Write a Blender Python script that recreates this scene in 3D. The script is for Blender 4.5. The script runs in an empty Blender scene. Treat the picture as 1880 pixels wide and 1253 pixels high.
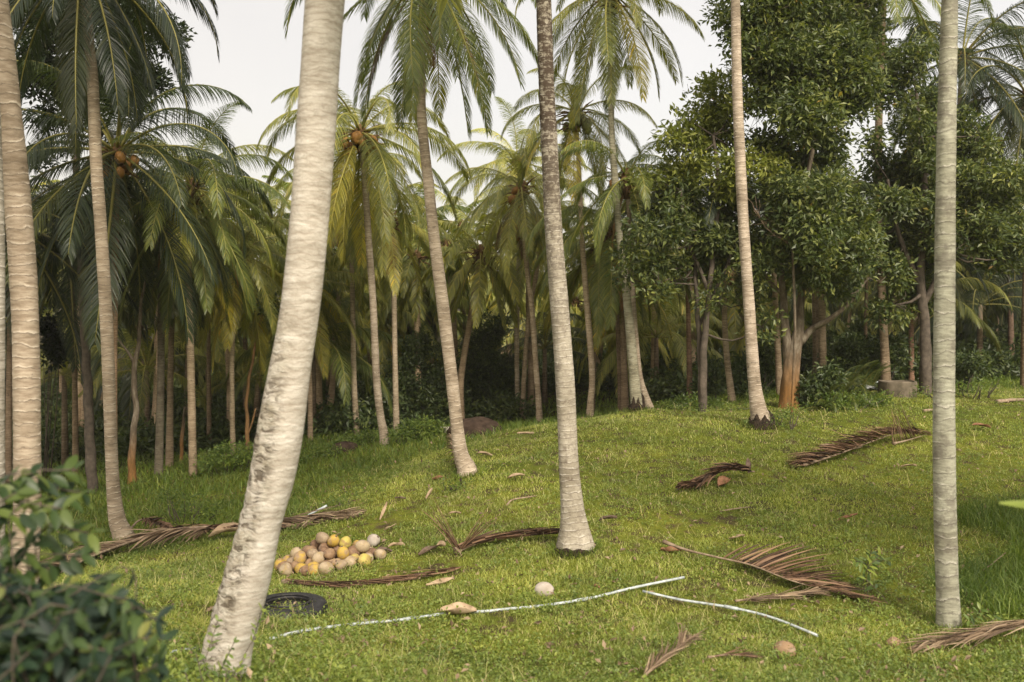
import bpy, math, random
import numpy as np
from mathutils import Vector, Matrix, Euler

# ------------------------------------------------------------------ camera, sky, sun
sc = bpy.context.scene
C = sc.collection
F_PX = 1828.0
PITCH = math.atan((626.5 - 590.0) / F_PX)
CAM_Z = 4.0
cam_d = bpy.data.cameras.new("camera"); cam = bpy.data.objects.new("camera", cam_d); C.objects.link(cam)
cam.location = (0, 0, CAM_Z); cam.rotation_euler = (math.pi / 2 - PITCH, 0, 0)
cam_d.sensor_width = 36; cam_d.lens = 35.0; cam_d.clip_end = 2000; cam_d.clip_start = 0.05
cam_d.dof.use_dof = True; cam_d.dof.focus_distance = 19.0; cam_d.dof.aperture_fstop = 1.4
sc.camera = cam

SUN_EL, SUN_AZ = math.radians(38), math.radians(26)      # azimuth of the sun measured from straight behind the camera
w = bpy.data.worlds.new("World"); sc.world = w; w.use_nodes = True
nt = w.node_tree; nt.nodes.clear()
sky = nt.nodes.new('ShaderNodeTexSky'); sky.sky_type = 'NISHITA'; sky.sun_disc = False
sky.sun_elevation = SUN_EL; sky.dust_density = 4.0; sky.air_density = 1.0
sky.sun_rotation = math.pi + SUN_AZ
b1 = nt.nodes.new('ShaderNodeBackground'); b1.inputs[1].default_value = 0.05
nt.links.new(sky.outputs[0], b1.inputs[0])
tc = nt.nodes.new('ShaderNodeTexCoord'); ns = nt.nodes.new('ShaderNodeTexNoise')
ns.inputs['Scale'].default_value = 1.6; ns.inputs['Detail'].default_value = 5
nt.links.new(tc.outputs['Generated'], ns.inputs['Vector'])
rp = nt.nodes.new('ShaderNodeValToRGB'); rp.color_ramp.elements[0].color = (0.46, 0.41, 0.345, 1); rp.color_ramp.elements[1].color = (0.55, 0.49, 0.41, 1)
rp.color_ramp.elements[0].position = 0.3; rp.color_ramp.elements[1].position = 0.7
nt.links.new(ns.outputs['Fac'], rp.inputs[0])
b2 = nt.nodes.new('ShaderNodeBackground'); b2.inputs[1].default_value = 1.0
nt.links.new(rp.outputs[0], b2.inputs[0])
ad = nt.nodes.new('ShaderNodeAddShader'); wo = nt.nodes.new('ShaderNodeOutputWorld')
nt.links.new(b1.outputs[0], ad.inputs[0]); nt.links.new(b2.outputs[0], ad.inputs[1]); nt.links.new(ad.outputs[0], wo.inputs[0])

sl = bpy.data.lights.new("sun", 'SUN'); so = bpy.data.objects.new("sun", sl); C.objects.link(so)
sl.energy = 3.6; sl.angle = math.radians(18); sl.color = (1.0, 0.89, 0.75)
sdir = Vector((math.sin(SUN_AZ) * math.cos(SUN_EL), -math.cos(SUN_AZ) * math.cos(SUN_EL), math.sin(SUN_EL)))
so.rotation_euler = sdir.to_track_quat('Z', 'Y').to_euler(); so.location = sdir * 80

sc.view_settings.view_transform = 'Standard'; sc.view_settings.look = 'None'
sc.view_settings.exposure = 0.6; sc.view_settings.gamma = 1.0
try:
    sc.cycles.use_denoising = True; sc.cycles.max_bounces = 8; sc.cycles.diffuse_bounces = 5
    sc.cycles.glossy_bounces = 2; sc.cycles.transmission_bounces = 3; sc.cycles.caustics_reflective = False
except Exception:
    pass

R0 = np.random.RandomState(7)
random.seed(7)

# ------------------------------------------------------------------ projection helpers
cp, sp = math.cos(PITCH), math.sin(PITCH)
def P(px, py, Y):
    a = (px - 940.0) / F_PX; b = -(py - 626.5) / F_PX
    dx, dy, dz = a, cp + b * sp, -sp + b * cp
    s = Y / dy
    return Vector((dx * s, Y, CAM_Z + dz * s))

CTRL = [(435, 1240, 8.5), (1741, 1150, 12.2), (1057, 1012, 14.5), (225, 995, 20.5), (858, 872, 20), (1395, 783, 23), (1172, 757, 27),
        (1083, 772, 30), (705, 810, 30), (355, 864, 29), (991, 778, 34), (140, 892, 29), (1450, 750, 26), (1650, 728, 27),
        (1857, 674, 40), (1880, 720, 30), (1880, 860, 20), (940, 1253, 9.6), (1700, 1253, 9.6), (45, 1105, 11.5), (0, 960, 22), (600, 1045, 15.4),
        (1500, 1000, 15.0), (1265, 742, 32), (1530, 860, 20), (500, 900, 25), (450, 1000, 17.5), (1300, 1100, 12.6)]
_cp = np.array([list(P(*c)) for c in CTRL])
_extra = np.array([[-9, 4, 1.6], [0, 3, 1.7], [9, 3, 1.7], [-16, 44, -0.9], [0, 46, 0.7], [18, 46, 2.4], [24, 38, 2.4], [-18, 30, -1.0], [-16, 12, 0.4], [16, 14, 1.2]])
_cp = np.vstack([_cp, _extra])
def _tps(r2): return np.where(r2 > 1e-9, 0.5 * r2 * np.log(np.maximum(r2, 1e-9)), 0)
_n = len(_cp)
_X = _cp[:, :2]; _d2 = ((_X[:, None] - _X[None]) ** 2).sum(-1)
_A = np.zeros((_n + 3, _n + 3)); _A[:_n, :_n] = _tps(_d2) + np.eye(_n) * 0.6
_A[:_n, _n] = 1; _A[:_n, _n + 1:] = _X; _A[_n, :_n] = 1; _A[_n + 1:, :_n] = _X.T
_W = np.linalg.solve(_A, np.concatenate([_cp[:, 2], np.zeros(3)]))
def H(x, y):
    x = np.asarray(x, float); y = np.asarray(y, float); shp = np.broadcast(x, y).shape
    x = np.broadcast_to(x, shp).ravel(); y = np.broadcast_to(y, shp).ravel()
    xc = 21 * np.tanh(x / 21 * 1.0) if False else np.clip(x, -19, 25); yc = np.clip(y, 2, 46)
    q = np.stack([xc, yc], 1); z = np.zeros(len(q))
    for i in range(0, len(q), 40000):
        d2 = ((q[i:i + 40000, None] - _X[None]) ** 2).sum(-1)
        z[i:i + 40000] = _tps(d2) @ _W[:_n] + _W[_n] + q[i:i + 40000] @ _W[_n + 1:]
    z = z + np.clip(y - 46, 0, 120) * 0.07
    z = z + 0.03 * np.sin(x * 1.9 + 0.4 * y) * np.cos(y * 1.3) + 0.015 * np.sin(x * 4.1 + 2) * np.sin(y * 3.7)
    return z.reshape(shp)
def h(x, y): return float(H(np.array([x]), np.array([y]))[0])
def G(px, py, lift=0.0):
    Ys = np.linspace(5, 60, 1101); pts = np.array([list(P(px, py, Y)) for Y in Ys])
    below = pts[:, 2] <= H(pts[:, 0], pts[:, 1])
    k = int(np.argmax(below)) if below.any() else len(Ys) - 1
    v = pts[k]; return Vector((v[0], v[1], h(v[0], v[1]) + lift))

# ------------------------------------------------------------------ mesh helpers
def mesh(name, V, Q=None, T=None, mats=(), mi=None, uv=None, smooth=True, attrs=None):
    V = np.asarray(V, np.float32); parts = []; sizes = []
    if Q is not None and len(Q): Q = np.asarray(Q, np.int32); parts.append(Q.ravel()); sizes.append(np.full(len(Q), 4, np.int32))
    if T is not None and len(T): T = np.asarray(T, np.int32); parts.append(T.ravel()); sizes.append(np.full(len(T), 3, np.int32))
    L = np.concatenate(parts); S = np.concatenate(sizes); st = np.concatenate([[0], np.cumsum(S)[:-1]]).astype(np.int32)
    me = bpy.data.meshes.new(name)
    me.vertices.add(len(V)); me.vertices.foreach_set('co', V.ravel())
    me.loops.add(len(L)); me.loops.foreach_set('vertex_index', L)
    me.polygons.add(len(S)); me.polygons.foreach_set('loop_start', st)
    try: me.polygons.foreach_set('loop_total', S)
    except Exception: pass
    me.polygons.foreach_set('use_smooth', np.full(len(S), smooth))
    for m in mats: me.materials.append(m)
    if mi is not None: me.polygons.foreach_set('material_index', np.asarray(mi, np.int32))
    if uv is not None:
        l = me.uv_layers.new(name='uv'); l.data.foreach_set('uv', np.asarray(uv, np.float32)[L].ravel())
    if attrs:
        for k, a in attrs.items():
            at = me.attributes.new(k, 'FLOAT', 'POINT'); at.data.foreach_set('value', np.asarray(a, np.float32))
    me.update(calc_edges=True); me.validate()
    return me

def link(name, me, parent=None, loc=None, rot=None, scale=None, color=None):
    o = bpy.data.objects.new(name, me); C.objects.link(o)
    if parent is not None: o.parent = parent
    if loc is not None: o.location = loc
    if rot is not None: o.rotation_euler = rot
    if scale is not None: o.scale = scale if hasattr(scale, '__len__') else (scale,) * 3
    if color is not None: o.color = color
    return o
def thing(name, label, cat, loc, group=None, rotz=0):
    o = bpy.data.objects.new(name, None); C.objects.link(o); o.location = loc; o.rotation_euler = (0, 0, rotz)
    o.empty_display_size = 0.3; tag(o, label, cat, group); return o
def tag(o, label=None, cat=None, group=None, kind=None):
    if label: o['label'] = label
    if cat: o['category'] = cat
    if group: o['group'] = group
    if kind: o['kind'] = kind
    return o

class MB:
    def __init__(s): s.V = []; s.Q = []; s.T = []; s.mq = []; s.mt = []; s.U = []; s.n = 0
    def add(s, V, Q=None, T=None, m=0, U=None):
        V = np.asarray(V, float); s.V.append(V); s.U.append(np.zeros((len(V), 2)) if U is None else U)
        if Q is not None and len(Q): s.Q.append(np.asarray(Q) + s.n); s.mq.append(np.full(len(Q), m))
        if T is not None and len(T): s.T.append(np.asarray(T) + s.n); s.mt.append(np.full(len(T), m))
        s.n += len(V)
    def mesh(s, name, mats, smooth=True):
        Q = np.concatenate(s.Q) if s.Q else None; T = np.concatenate(s.T) if s.T else None
        mi = np.concatenate(s.mq + s.mt)
        return mesh(name, np.concatenate(s.V), Q, T, mats, mi, np.concatenate(s.U), smooth)
    def tube(s, pts, rad, seg=8, m=0, cap=True, jitter=0.0, rs=None, rfun=None):
        pts = np.asarray([list(p) for p in pts], float); n = len(pts)
        rad = np.broadcast_to(np.asarray(rad, float), (n,))
        tan = np.gradient(pts, axis=0); tan /= np.maximum(np.linalg.norm(tan, axis=1, keepdims=True), 1e-9)
        ref = np.array([1.0, 0, 0]) if abs(tan[0][0]) < 0.8 else np.array([0, 1.0, 0])
        V = np.zeros((n, seg, 3)); U = np.zeros((n, seg, 2)); L = np.concatenate([[0], np.cumsum(np.linalg.norm(np.diff(pts, axis=0), axis=1))])
        a = np.arange(seg) * 2 * math.pi / seg
        for i in range(n):
            u = ref - tan[i] * (ref @ tan[i]); u /= np.linalg.norm(u); v = np.cross(tan[i], u); ref = u
            r = np.full(seg, rad[i])
            if rfun is not None: r = r * rfun(L[i], a)
            V[i] = pts[i] + np.outer(np.cos(a) * r, u) + np.outer(np.sin(a) * r, v)
            U[i, :, 0] = np.abs(a / math.pi - 1); U[i, :, 1] = L[i]
        i, j = np.meshgrid(np.arange(n - 1), np.arange(seg), indexing='ij'); j2 = (j + 1) % seg
        Q = np.stack([i * seg + j, i * seg + j2, (i + 1) * seg + j2, (i + 1) * seg + j], -1).reshape(-1, 4)
        VV = V.reshape(-1, 3); UU = U.reshape(-1, 2); T = []
        if cap:
            VV = np.vstack([VV, pts[0], pts[-1]]); UU = np.vstack([UU, [0, 0], [0, L[-1]]]); c0 = n * seg; c1 = c0 + 1
            T = [(c0, (k + 1) % seg, k) for k in range(seg)] + [(c1, (n - 1) * seg + k, (n - 1) * seg + (k + 1) % seg) for k in range(seg)]
        s.add(VV, Q, T, m, UU)

def spline(pts, step):
    """Catmull-Rom through rows of pts (xyz + extra columns), resampled every `step` metres"""
    p = np.asarray(pts, float)
    if len(p) == 2: p = np.vstack([p[0], (p[0] + p[1]) / 2, p[1]])
    q = np.vstack([2 * p[0] - p[1], p, 2 * p[-1] - p[-2]]); out = []
    for i in range(1, len(q) - 2):
        n = max(2, int(np.linalg.norm(q[i + 1, :3] - q[i, :3]) / step)); t = np.linspace(0, 1, n, endpoint=False)[:, None]
        out.append(0.5 * ((2 * q[i]) + (-q[i - 1] + q[i + 1]) * t + (2 * q[i - 1] - 5 * q[i] + 4 * q[i + 1] - q[i + 2]) * t ** 2 + (-q[i - 1] + 3 * q[i] - 3 * q[i + 1] + q[i + 2]) * t ** 3))
    out.append(q[-2][None]); return np.vstack(out)

# ------------------------------------------------------------------ materials
def mat(name):
    m = bpy.data.materials.new(name); m.use_nodes = True; t = m.node_tree; t.nodes.clear()
    o = t.nodes.new('ShaderNodeOutputMaterial'); return m, t, o
def N(t, ty, **kw):
    n = t.nodes.new('ShaderNode' + ty)
    for k, v in kw.items():
        if k in n.inputs: n.inputs[k].default_value = v
        else: setattr(n, k, v)
    return n
def ramp(t, stops, fac=None, interp='LINEAR'):
    r = t.nodes.new('ShaderNodeValToRGB'); r.color_ramp.interpolation = interp; e = r.color_ramp.elements
    e[0].position, e[0].color = stops[0][0], (*stops[0][1], 1)
    e[1].position, e[1].color = stops[-1][0], (*stops[-1][1], 1)
    for p_, c_ in stops[1:-1]:
        x = e.new(p_); x.color = (*c_, 1)
    if fac is not None: t.links.new(fac, r.inputs[0])
    return r
def mix(t, a, b, fac, mode='MIX'):
    m = t.nodes.new('ShaderNodeMix'); m.data_type = 'RGBA'; m.blend_type = mode
    for sock, v in ((m.inputs[0], fac), (m.inputs[6], a), (m.inputs[7], b)):
        if hasattr(v, 'links') or hasattr(v, 'is_linked'): t.links.new(v, sock)
        elif isinstance(v, (int, float)): sock.default_value = v
        else: sock.default_value = (*v, 1)
    return m.outputs[2]
def noise(t, scale, detail=3, vec=None, rough=0.55, dist=0.0):
    n = t.nodes.new('ShaderNodeTexNoise'); n.inputs['Scale'].default_value = scale; n.inputs['Detail'].default_value = detail
    n.inputs['Roughness'].default_value = rough; n.inputs['Distortion'].default_value = dist
    if vec is not None: t.links.new(vec, n.inputs['Vector'])
    return n.outputs['Fac']
def objco(t): return N(t, 'TexCoord').outputs['Object']
def math_(t, op, a, b=None, clamp=False):
    m = t.nodes.new('ShaderNodeMath'); m.operation = op; m.use_clamp = clamp
    for k, v in ((0, a), (1, b)):
        if v is None: continue
        if hasattr(v, 'is_linked'): t.links.new(v, m.inputs[k])
        else: m.inputs[k].default_value = v
    return m.outputs[0]
def princ(t, o, col, rough=0.7, bump=None, bstr=0.4, bdist=0.02, spec=0.3, transl=0.0, tcol=None):
    p = t.nodes.new('ShaderNodeBsdfPrincipled')
    if hasattr(col, 'is_linked'): t.links.new(col, p.inputs['Base Color'])
    else: p.inputs['Base Color'].default_value = (*col, 1)
    if hasattr(rough, 'is_linked'): t.links.new(rough, p.inputs['Roughness'])
    else: p.inputs['Roughness'].default_value = rough
    p.inputs['Specular IOR Level'].default_value = spec
    if bump is not None:
        b = N(t, 'Bump'); b.inputs['Strength'].default_value = bstr; b.inputs['Distance'].default_value = bdist
        t.links.new(bump, b.inputs['Height']); t.links.new(b.outputs[0], p.inputs['Normal'])
    out = p.outputs[0]
    if transl > 0:
        tr = t.nodes.new('ShaderNodeBsdfTranslucent'); c = tcol if tcol is not None else col
        if hasattr(c, 'is_linked'): t.links.new(c, tr.inputs[0])
        else: tr.inputs[0].default_value = (*c, 1)
        mx = t.nodes.new('ShaderNodeMixShader'); mx.inputs[0].default_value = transl
        t.links.new(out, mx.inputs[1]); t.links.new(tr.outputs[0], mx.inputs[2]); out = mx.outputs[0]
    t.links.new(out, o.inputs[0])

def simple(name, c1, c2, scale=6, rough=0.8, spec=0.2, bump=0.3, bdist=0.01, transl=0.0, detail=4):
    m, t, o = mat(name); co = objco(t); n = noise(t, scale, detail, co)
    r = ramp(t, [(0.3, c1), (0.7, c2)], n); nb = noise(t, scale * 4, 4, co)
    princ(t, o, r.outputs[0], rough, nb, bump, bdist, spec, transl); return m

# palm frond leaflets: tinted by the object colour, varied per leaflet
def frond_mat():
    m, t, o = mat('frond_leaflet'); oi = N(t, 'ObjectInfo'); a = N(t, 'Attribute', attribute_name='rnd')
    base = oi.outputs['Color']
    v = ramp(t, [(0.0, (0.62, 0.66, 0.72)), (0.5, (1, 1, 1)), (0.93, (1.35, 1.25, 0.95)), (1.0, (2.2, 1.6, 1.0))], a.outputs['Fac'])
    c = mix(t, base, v.outputs[0], 1.0, 'MULTIPLY')
    rv = ramp(t, [(0, (0.72, 0.76, 0.8)), (1, (1.3, 1.22, 1.1))], oi.outputs['Random'])
    c = mix(t, c, rv.outputs[0], 1.0, 'MULTIPLY')
    tcol = mix(t, c, (1.5, 1.6, 0.45), 1.0, 'MULTIPLY')
    princ(t, o, c, 0.42, None, spec=0.5, transl=0.32, tcol=tcol); return m
M = {}
M['leaflet'] = frond_mat()
def rachis_mat():
    m, t, o = mat('frond_rachis'); oi = N(t, 'ObjectInfo')
    c = mix(t, oi.outputs['Color'], (0.30, 0.26, 0.05), 0.62); princ(t, o, c, 0.5, spec=0.4); return m
M['rachis'] = rachis_mat()

def trunk_mat(name, c_lo, c_hi, ring=0.11, dark=(0.10, 0.085, 0.07), dark_amt=0.58, line=(0.62, 0.58, 0.50), moss=None, linew=0.1, topdark=None):
    m, t, o = mat(name); tc_ = N(t, 'TexCoord'); co = tc_.outputs['Object']; sep = N(t, 'SeparateXYZ'); t.links.new(tc_.outputs['UV'], sep.inputs[0])
    oi = N(t, 'ObjectInfo')
    n1 = noise(t, 3.0, 5, co); n2 = noise(t, 22.0, 4, co); n3 = noise(t, 1.3, 2, co)
    mp = N(t, 'Mapping'); mp.inputs['Scale'].default_value = (5, 5, 26); t.links.new(co, mp.inputs[0])
    n4 = noise(t, 1.0, 5, mp.outputs[0], 0.65)
    v = math_(t, 'ADD', math_(t, 'DIVIDE', sep.outputs['Y'], ring), math_(t, 'MULTIPLY', n1, 1.7))
    fr = math_(t, 'FRACT', v)
    base = mix(t, c_lo, c_hi, ramp(t, [(0.38, (0, 0, 0)), (0.62, (1, 1, 1))], n4).outputs[0])
    base = mix(t, base, ramp(t, [(0.35, (0.68, 0.66, 0.62)), (0.65, (1.16, 1.16, 1.16))], n3).outputs[0], 1.0, 'MULTIPLY')
    lm = ramp(t, [(0, (1, 1, 1)), (linew, (0.5, 0.5, 0.5)), (linew + 0.1, (0, 0, 0)), (1, (0, 0, 0))], fr).outputs[0]
    brk = ramp(t, [(0.42, (0, 0, 0)), (0.6, (1, 1, 1))], noise(t, 5.5, 3, co)).outputs[0]
    lm = math_(t, 'MULTIPLY', lm, brk)
    c = mix(t, base, line, math_(t, 'MULTIPLY', lm, 0.85))
    st_ = ramp(t, [(0.55, (0, 0, 0)), (0.68, (1, 1, 1))], noise(t, 2.2, 6, co, 0.75)).outputs[0]; c = mix(t, c, (0.17, 0.15, 0.12), math_(t, 'MULTIPLY', st_, 0.4))
    dk = ramp(t, [(0.86, (0, 0, 0)), (0.97, (1, 1, 1)), (1.0, (0.3, 0.3, 0.3))], fr).outputs[0]
    c = mix(t, c, dark, math_(t, 'MULTIPLY', dk, 0.6))
    fl = ramp(t, [(dark_amt, (0, 0, 0)), (dark_amt + 0.08, (1, 1, 1))], noise(t, 9, 5, co, 0.7)).outputs[0]
    c = mix(t, c, dark, math_(t, 'MULTIPLY', fl, 0.6))
    if moss:
        mm = ramp(t, [(0.50, (0, 0, 0)), (0.60, (1, 1, 1))], noise(t, 3.5, 5, co, 0.7)).outputs[0]
        c = mix(t, c, moss, math_(t, 'MULTIPLY', mm, 0.6))
    if topdark:
        lo, hi = topdark
        mr = N(t, 'MapRange'); mr.inputs['From Min'].default_value = lo; mr.inputs['From Max'].default_value = hi; t.links.new(sep.outputs['Y'], mr.inputs['Value'])
        nz = math_(t, 'ADD', math_(t, 'MULTIPLY', noise(t, 1, 5, mp.outputs[0], 0.7), 0.5), math_(t, 'MULTIPLY', noise(t, 13, 5, co, 0.75), 0.5))
        mask = ramp(t, [(0.49, (0, 0, 0)), (0.56, (1, 1, 1))], math_(t, 'ADD', nz, math_(t, 'MULTIPLY', mr.outputs[0], 0.055))).outputs[0]
        c = mix(t, c, (0.07, 0.048, 0.034), math_(t, 'MULTIPLY', mask, math_(t, 'ADD', math_(t, 'MULTIPLY', mr.outputs[0], 0.55), 0.4)))
    c = mix(t, c, oi.outputs['Color'], 1.0, 'MULTIPLY'); c = mix(t, c, (0.97, 0.99, 0.99), 1.0, 'MULTIPLY')
    hgt = math_(t, 'ADD', math_(t, 'MULTIPLY', n4, 0.6), math_(t, 'ADD', math_(t, 'MULTIPLY', lm, 0.4), math_(t, 'MULTIPLY', n2, 0.35)))
    princ(t, o, c, 0.85, hgt, 0.9, 0.02, spec=0.12); return m
M['trunk'] = trunk_mat('palm_bark', (0.28, 0.245, 0.20), (0.45, 0.41, 0.355))
M['trunk_warm'] = trunk_mat('palm_bark_warm', (0.27, 0.225, 0.175), (0.42, 0.37, 0.305), ring=0.13, dark_amt=0.64)
M['trunk_pale'] = trunk_mat('palm_bark_pale', (0.34, 0.30, 0.25), (0.56, 0.51, 0.44), ring=0.16, dark=(0.16, 0.13, 0.10), dark_amt=0.66, linew=0.05)
M['trunk_grey'] = trunk_mat('palm_bark_lichen', (0.29, 0.28, 0.22), (0.44, 0.43, 0.34), ring=0.16, moss=(0.15, 0.13, 0.105), dark_amt=0.6, linew=0.04)
M['trunk_spotted'] = trunk_mat('palm_bark_flecked', (0.33, 0.29, 0.23), (0.50, 0.45, 0.37), ring=0.09, dark=(0.12, 0.085, 0.06), dark_amt=0.6, topdark=(3.2, 6.4))

def big_trunk_mat():
    m, t, o = mat('palm_bark_flaking'); tc_ = N(t, 'TexCoord'); co = tc_.outputs['Object']; sep = N(t, 'SeparateXYZ'); t.links.new(tc_.outputs['UV'], sep.inputs[0])
    mp = N(t, 'Mapping'); mp.inputs['Scale'].default_value = (4, 4, 16); t.links.new(co, mp.inputs[0])
    n4 = noise(t, 1.0, 6, mp.outputs[0], 0.65, 0.4); n1 = noise(t, 5, 5, co); n2 = noise(t, 30, 4, co)
    base = ramp(t, [(0.3, (0.30, 0.265, 0.215)), (0.5, (0.47, 0.43, 0.37)), (0.7, (0.62, 0.59, 0.53))], n4).outputs[0]
    ms = N(t, 'Mapping'); ms.inputs['Scale'].default_value = (3, 3, 9); t.links.new(co, ms.inputs[0])
    wv = N(t, 'TexWave', bands_direction='Z'); wv.inputs['Scale'].default_value = 5.5; wv.inputs['Distortion'].default_value = 6; wv.inputs['Detail'].default_value = 3; wv.inputs['Detail Scale'].default_value = 1.6; t.links.new(co, wv.inputs[0])
    base = mix(t, base, (0.25, 0.20, 0.155), math_(t, 'MULTIPLY', ramp(t, [(0.0, (1, 1, 1)), (0.3, (0, 0, 0))], wv.outputs['Fac']).outputs[0], 0.36))
    spk = ramp(t, [(0.57, (0, 0, 0)), (0.66, (1, 1, 1))], noise(t, 10, 6, co, 0.8)).outputs[0]; base = mix(t, base, (0.22, 0.19, 0.15), math_(t, 'MULTIPLY', spk, 0.45))
    mv = N(t, 'Mapping'); mv.inputs['Scale'].default_value = (7, 7, 15); t.links.new(co, mv.inputs[0])
    fn = noise(t, 1.0, 5, mv.outputs[0], 0.6, 1.2)
    crk = ramp(t, [(0.0, (1, 1, 1)), (0.41, (1, 1, 1)), (0.48, (0, 0, 0)), (1, (0, 0, 0))], fn).outputs[0]
    # flaking plates only on the lower, left-hand side
    low = N(t, 'MapRange'); low.inputs['From Min'].default_value = 3.6; low.inputs['From Max'].default_value = 2.4; t.links.new(sep.outputs['Y'], low.inputs['Value'])
    at = N(t, 'Attribute', attribute_name='side')
    msk = math_(t, 'MULTIPLY', low.outputs[0], at.outputs['Fac'])
    crk = math_(t, 'MULTIPLY', crk, msk)
    pl = ramp(t, [(0.42, (0, 0, 0)), (0.56, (1, 1, 1))], n1).outputs[0]
    c = mix(t, base, (0.24, 0.21, 0.14), math_(t, 'MULTIPLY', math_(t, 'MULTIPLY', pl, msk), 0.55))
    c = mix(t, c, (0.55, 0.52, 0.44), math_(t, 'MULTIPLY', math_(t, 'MULTIPLY', ramp(t, [(0.52, (0, 0, 0)), (0.6, (1, 1, 1))], noise(t, 11, 4, co)).outputs[0], msk), 0.6))
    c = mix(t, c, (0.09, 0.07, 0.05), math_(t, 'MULTIPLY', crk, 0.85))
    c = mix(t, c, (0.98, 0.98, 0.97), 1.0, 'MULTIPLY')
    hgt = math_(t, 'SUBTRACT', math_(t, 'ADD', math_(t, 'MULTIPLY', n4, 0.5), math_(t, 'MULTIPLY', n2, 0.25)), math_(t, 'MULTIPLY', math_(t, 'MULTIPLY', math_(t, 'SUBTRACT', 1.0, fn), msk), 1.6))
    princ(t, o, c, 0.85, hgt, 0.9, 0.03, spec=0.15); return m
def noise_col(t, scale, vec):
    n = t.nodes.new('ShaderNodeTexNoise'); n.inputs['Scale'].default_value = scale; t.links.new(vec, n.inputs['Vector']); return n.outputs['Color']
M['trunk_big'] = big_trunk_mat()

def leaf_mat(name, c_dark, c_mid, c_light, c_odd=None, rough=0.45, transl=0.25):
    m, t, o = mat(name); a = N(t, 'Attribute', attribute_name='rnd')
    st = [(0.0, c_dark), (0.5, c_mid), (0.9, c_light)] + ([(0.965, c_light), (0.985, c_odd)] if c_odd else [(1.0, c_light)])
    c = ramp(t, st, a.outputs['Fac']).outputs[0]
    c = mix(t, c, ramp(t, [(0.3, (0.75, 0.8, 0.8)), (0.7, (1.25, 1.2, 1.0))], noise(t, 0.9, 3, objco(t))).outputs[0], 1.0, 'MULTIPLY')
    tcol = mix(t, c, (1.6, 1.7, 0.5), 1.0, 'MULTIPLY')
    princ(t, o, c, rough, spec=0.45, transl=transl, tcol=tcol); return m
M['leaf_tree'] = leaf_mat('tree_leaf', (0.038, 0.060, 0.026), (0.090, 0.122, 0.042), (0.24, 0.26, 0.075), (0.40, 0.25, 0.08))
M['leaf_yellow'] = leaf_mat('tree_leaf_yellowing', (0.09, 0.12, 0.03), (0.18, 0.21, 0.045), (0.30, 0.31, 0.07), (0.42, 0.24, 0.05))
M['leaf_dark'] = leaf_mat('tree_leaf_dark', (0.010, 0.020, 0.012), (0.020, 0.035, 0.018), (0.045, 0.06, 0.02))
M['leaf_under'] = leaf_mat('undergrowth_leaf', (0.028, 0.045, 0.02), (0.06, 0.09, 0.032), (0.14, 0.17, 0.05))
M['leaf_shrub'] = leaf_mat('shrub_leaf', (0.06, 0.10, 0.03), (0.11, 0.17, 0.035), (0.22, 0.27, 0.05))
M['leaf_front'] = leaf_mat('front_shrub_leaf', (0.008, 0.022, 0.014), (0.018, 0.042, 0.02), (0.06, 0.10, 0.024), (0.17, 0.18, 0.04), rough=0.6)
M['leaf_spray'] = leaf_mat('spray_leaf', (0.02, 0.042, 0.016), (0.05, 0.085, 0.022), (0.13, 0.17, 0.035))
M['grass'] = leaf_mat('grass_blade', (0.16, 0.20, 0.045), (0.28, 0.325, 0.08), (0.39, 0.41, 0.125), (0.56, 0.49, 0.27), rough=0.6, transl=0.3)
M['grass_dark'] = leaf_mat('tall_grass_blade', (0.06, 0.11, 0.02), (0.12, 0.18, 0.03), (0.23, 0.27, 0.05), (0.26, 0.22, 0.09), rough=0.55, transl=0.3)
M['weed'] = leaf_mat('ground_weed_leaf', (0.09, 0.13, 0.03), (0.17, 0.23, 0.05), (0.29, 0.33, 0.08), (0.30, 0.24, 0.06), rough=0.5, transl=0.3)
def bark_mat():
    m, t, o = mat('tree_bark'); co = objco(t); sep = N(t, 'SeparateXYZ'); t.links.new(co, sep.inputs[0])
    mp = N(t, 'Mapping'); mp.inputs['Scale'].default_value = (9, 9, 3); t.links.new(co, mp.inputs[0]); n = noise(t, 1, 5, mp.outputs[0], 0.7)
    c = ramp(t, [(0.32, (0.07, 0.055, 0.04)), (0.5, (0.15, 0.12, 0.085)), (0.68, (0.27, 0.235, 0.18))], n).outputs[0]
    og = ramp(t, [(0.3, (0.12, 0.07, 0.03)), (0.7, (0.33, 0.17, 0.06))], n).outputs[0]
    mr = N(t, 'MapRange'); mr.inputs['From Min'].default_value = 1.9; mr.inputs['From Max'].default_value = 0.9; t.links.new(math_(t, 'ADD', sep.outputs['Z'], math_(t, 'MULTIPLY', noise(t, 3, 3, co), 0.8)), mr.inputs['Value'])
    princ(t, o, mix(t, c, og, mr.outputs[0]), 0.9, n, 0.7, 0.02, spec=0.1); return m
M['bark'] = bark_mat()
M['bark_orange'] = simple('tree_bark_orange', (0.16, 0.10, 0.05), (0.30, 0.17, 0.07), 5, 0.9, 0.1, 0.6, 0.02)
M['bark_dark'] = simple('bark_dark', (0.06, 0.05, 0.04), (0.14, 0.115, 0.09), 7, 0.9, 0.1, 0.6, 0.02)
M['root'] = simple('palm_root_mass', (0.018, 0.015, 0.012), (0.07, 0.05, 0.035), 18, 0.95, 0.1, 1.0, 0.03)
M['fibre'] = simple('palm_fibre', (0.07, 0.045, 0.025), (0.22, 0.13, 0.06), 14, 0.9, 0.1, 0.8, 0.02)
M['nut_orange'] = simple('coconut_orange', (0.30, 0.14, 0.035), (0.42, 0.22, 0.06), 5, 0.5, 0.4, 0.1)
M['nut_green'] = simple('coconut_green', (0.12, 0.14, 0.03), (0.24, 0.24, 0.06), 5, 0.5, 0.4, 0.1)
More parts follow.
